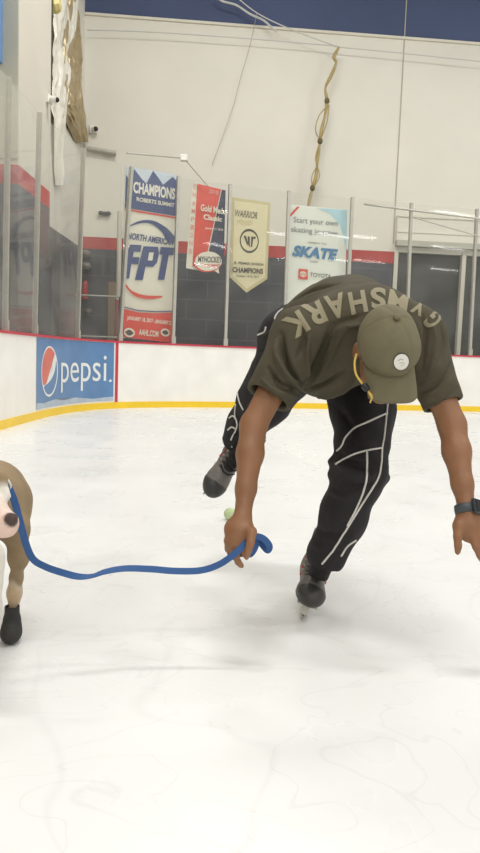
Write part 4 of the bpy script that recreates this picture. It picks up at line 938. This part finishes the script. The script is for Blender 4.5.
# ================================================================== THE DOG
G = Field((-1.12, 1.40, 0.0), (-.46, 2.42, .66), .006)
rump, ribs, chst = at(-8, 494, 2.12), at(-42, 510, 1.88), at(-52, 530, 1.70)
G.chain([rump, ribs], [.105, .122], .04); G.chain([ribs, chst], [.122, .105], .04); G.ell(chst+np.array([0, -.01, -.05]), (.085, .085, .10), None, .04)
neck0, head0 = at(-42, 500, 1.70), at(-36, 506, 1.64)
G.chain([chst+np.array([0, 0, .04]), neck0, head0], [.09, .080, .072], .04); G.ell(head0, (.078, .082, .070), None, .03)
mz0, mz1 = at(-14, 516, 1.62), at(6.5, 523, 1.595)
G.chain([head0, mz0, mz1], [.055, .046, .0285], .025); G.ell(mz1+np.array([-.005, -.003, -.014]), (.024, .026, .018), None, .015); nose_c = at(12.3, 518.5, 1.575); G.ell(nose_c, (.0135, .015, .0125), None, .006)
for sx in (-1, 1):
    e0 = head0+np.array([.055*sx-.01, .02, .055]); G.chain([e0, e0+np.array([.03*sx, .0, .012]), e0+np.array([.055*sx, -.015, -.03])], [.018, .016, .010], .012, flat=(0, 1, .3), fs=.6)
# hind legs (thigh, hock, pastern) and forelegs
def hind(dx, dy):
    o_ = np.array([dx, dy, 0]); hip = at(9, 502, 2.10)+o_; kn = at(16.5, 529, 2.02)+o_; lo = at(18.5, 558, 2.03)+o_; ho = at(14.5, 592, 2.09)+o_; pw = at(13, 622, 2.075)+o_
    G.ell(hip*.6+kn*.4, (.044, .085, .085), None, .04); G.chain([hip, kn, lo, at(16.3, 578, 2.07)+o_, ho, pw], [.062, .032, .0245, .0145, .0170, .0155], .03); G.chain([pw, pw+np.array([0, -.03, -.03])], [.016, .02], .01)
    return pw
def fore(p, dy=0.):
    sh = np.array(p)+np.array([0, .02, .34]); el_ = np.array(p)+np.array([-.005, .05, .20]); wr = np.array(p)+np.array([0, .0, .09]); pa = np.array(p)+np.array([0, -.005, .035])
    G.chain([sh, el_, wr, pa], [.055, .038, .024, .021], .02); return pa
h1 = hind(0, 0); h2 = hind(-.165, .04)
f1 = fore((-.622, 1.66, 0)); f2 = fore((-.80, 1.70, 0))
tl = rump+np.array([-.06, .10, .04]); G.chain([rump+np.array([-.02, .06, .05]), tl, tl+np.array([-.06, .10, .05]), tl+np.array([-.10, .12, .13])], [.03, .022, .014, .008], .02)
V5, Q5 = G.mesh('dog'); del G; V5 = relax(V5, Q5, 1, .4)
dog = link('dog', npmesh('dog', V5, Q5), None)
# coat: tan-brown body, white face blaze, chest and forelegs, pink-white muzzle, dark nose, pale hocks
c_br = np.array(srgb(150, 130, 102)); c_wh = np.array(srgb(226, 222, 212)); c_pk = np.array(srgb(224, 196, 182)); c_ns = np.array(srgb(84, 70, 66)); c_tan = np.array(srgb(196, 172, 142)); C5 = np.tile(c_br, (len(V5), 1))
def blend(w, c):
    global C5
    w = np.clip(w, 0, 1)[:, None]; C5 = C5*(1-w)+c*w
jit = .025*vnoise(V5, 9, 3)+.010*vnoise(V5, 30, 6)
C5[:, :3] *= (1+.10*vnoise(V5*np.array([1, 1, .5]), 40, 2)+.08*vnoise(V5, 12, 8))[:, None]
blend((1.86-V5[:, 1]+jit*2-(V5[:, 2]-.33)*1.0)/.03, c_wh)                                   # chest, throat and forelegs
blend((.060-np.linalg.norm(V5-(head0*.5+np.array([-.06, 1.66, .53])*.5+np.array([-.40, 0, 0])), axis=1)+jit)/.02, c_br)
dm = np.array([np.linalg.norm(V5-(mz0*(1-t)+mz1*t), axis=1) for t in (0, .5, 1, 1.5)]).min(0)
blend((.055-dm+jit*.3)/.02, c_pk); blend((.055-dm)/.02*np.clip((V5[:, 2]-(mz0[2]+.012))/.02, 0, 1), c_wh*.5+c_pk*.5)
blend((.0205-np.linalg.norm(V5-nose_c, axis=1))/.004, c_ns)
for hp in (at(14, 596, 2.08), at(14, 596, 2.08)+np.array([-.165, .04, 0])):
    blend((.055-np.linalg.norm((V5-hp)*np.array([1.6, .8, .7]), axis=1)+jit*.5)/.03, c_tan)
ca = dog.data.color_attributes.new('coat', 'FLOAT_COLOR', 'POINT'); C5[:, 3] = 1; ca.data.foreach_set('color', C5.astype(np.float32).ravel())
dog.data.materials.append(mat('short_dog_coat', (0, 0, 0), .75, .05, 40, .25, 220, attr='coat', spec=.2))
DB = np.array([-.72, 1.9, 0]); localise(dog, DB)
tag(dog, 'brown dog with white chest and pink muzzle at the left edge, wearing black boots', 'dog')
for sx in (-1, 1):
    mb = MB(); mb.sphere(head0+np.array([.022+.046*sx, -.062, .024]), .012, n=10); mb.build('eye', mat('dog_eye', (40, 28, 22), .15, .05, 10), dog, smooth=True)
# black paw boots, one mesh shared by four
K = Field((-.06, -.09, -.01), (.06, .06, .12), .004); K.cone((0, .0, .105), (0, -.002, .052), .0215, .0215, .006); K.cone((0, -.002, .062), (0, -.004, .056), .026, .026, .006); K.ell((0, -.016, .030), (.0315, .044, .034), None, .012); K.plane_cut((0, 0, .002), (0, 0, -1), .003); K.plane_cut((0, 0, .106), (0, 0, 1), .003); K.cone((0, 0, .10), (0, 0, .12), .017, .017, .002, 's')
V6, Q6 = K.mesh('boot'); bme = npmesh('dog_boot', V6, Q6); bme.materials.append(mat('black_dog_boot', (50, 49, 47), .7, .12, 30, .2, 120))
for pw in (h1, h2, f1, f2):
    o = bpy.data.objects.new('dog_boot', bme); COL.objects.link(o); o.location = (pw[0], pw[1]-.008, .0); o.rotation_euler = (0, 0, .15); child(o, dog)
# collar round the neck
cax = nrm(head0-chst-np.array([0, 0, .04])+np.array([0, .02, .05])); cc = neck0*.8+chst*.2; u_ = nrm(np.cross(cax, (1, 0, 0))); w_ = np.cross(cax, u_); n = 36; prof = [(.094, -.013), (.0975, -.013), (.0975, .013), (.094, .013)]
mb = MB(); Vr = [cc+cax*z+(u_*math.cos(2*math.pi*k/n)+w_*math.sin(2*math.pi*k/n))*r for k in range(n) for r, z in prof]
mb.add(Vr, [(k*4+j, k*4+(j+1) % 4, ((k+1) % n)*4+(j+1) % 4, ((k+1) % n)*4+j) for k in range(n) for j in range(4)])
col_ = mb.build('collar', mat('dark_collar_webbing', (60, 72, 70), .7, .1, 30), dog)

# ------------------------------------------------------------------ leash
LP_ = [(7, 484, 1.735, 0), (10.5, 491, 1.73, .1), (15, 503, 1.725, .1), (20, 522, 1.73, .2), (26, 544, 1.745, .3), (33, 559, 1.76, .1), (46, 567, 1.78, 0), (62, 572.5, 1.80, .15), (78, 576.5, 1.815, .7), (92, 576, 1.825, 1.15), (106, 571.5, 1.835, .9), (125, 568.5, 1.85, .7), (150, 569, 1.86, .5), (175, 571, 1.87, .45), (200, 570.5, 1.875, .4), (218, 565, 1.872, .3), (232, 556, 1.868, .2), (242, 547, 1.872, .1), (248, 541, 1.885, .1), (256, 536.5, 1.895, .1), (264, 539, 1.90, .2), (269.5, 546, 1.905, .2), (267.5, 550.5, 1.915, .3), (262, 545, 1.925, .5), (258.5, 540, 1.925, .4), (256.5, 544, 1.92, .3), (254, 550, 1.915, .3), (250, 554.5, 1.91, .3), (246, 552, 1.912, .3)]
CP = catmull([np.array([*at(x, y, d), a]) for x, y, d, a in LP_], 8); LW_ = .0088; Vl = []
for i, q in enumerate(CP):
    p = q[:3]; t = nrm(CP[min(i+1, len(CP)-1)][:3]-CP[max(i-1, 0)][:3]); s = nrm(np.cross(t, TOW)); b_ = np.cross(s, t); w = s*math.cos(q[3])+b_*math.sin(q[3]); th = np.cross(w, t)*.0011
    Vl += [p+w*LW_+th, p+w*LW_-th, p-w*LW_-th, p-w*LW_+th]
Fl = [(i*4+j, i*4+(j+1) % 4, (i+1)*4+(j+1) % 4, (i+1)*4+j) for i in range(len(CP)-1) for j in range(4)]+[(0, 1, 2, 3), (len(CP)*4-1, len(CP)*4-2, len(CP)*4-3, len(CP)*4-4)]
mb = MB(); mb.add(Vl, Fl); leash = mb.build('leash', mat('blue_webbing', (46, 86, 140), .7, .08, 60, .2, 400), base=CP[0][:3])
tag(leash, 'blue webbing leash sagging from the dog to the bent person\'s hand', 'leash')
mb = MB(); c0 = at(6.3, 483.5, 1.733); rp = [c0+(RT*math.cos(a)*.009+DN*math.sin(a)*.016+RT*math.sin(a)*.008) for a in np.linspace(0, 2*math.pi, 21)]; mb.tube(rp, .0032, 8, cap=False); clip = mb.build('clip', mat('white_clip_metal', (214, 212, 206), .3, .04, 10, metal=.3), leash, smooth=True); clip['label'] = 'silvery white clip'
# ------------------------------------------------------------------ ball on the ice
g0 = ground(230, 520); mb = MB(); mb.sphere(g0+np.array([0, 0, .033]), .033, n=16); ball = mb.build('ball', mat('pale_green_felt', (186, 202, 154), .9, .08, 40, .2, 200), base=g0, smooth=True); tag(ball, 'pale green ball lying on the ice behind the hand with the leash', 'ball')
mb = MB(); sp = [g0+np.array([0, 0, .033])+.0333*nrm((math.cos(a)+.35*math.cos(3*a), math.sin(a)-.35*math.sin(3*a), .95*math.sin(2*a))) for a in np.linspace(0, 2*math.pi, 41)]; mb.tube(sp, .0012, 6, cap=False); mb.build('seam', mat('white_piping', (206, 203, 196)), ball, smooth=True)
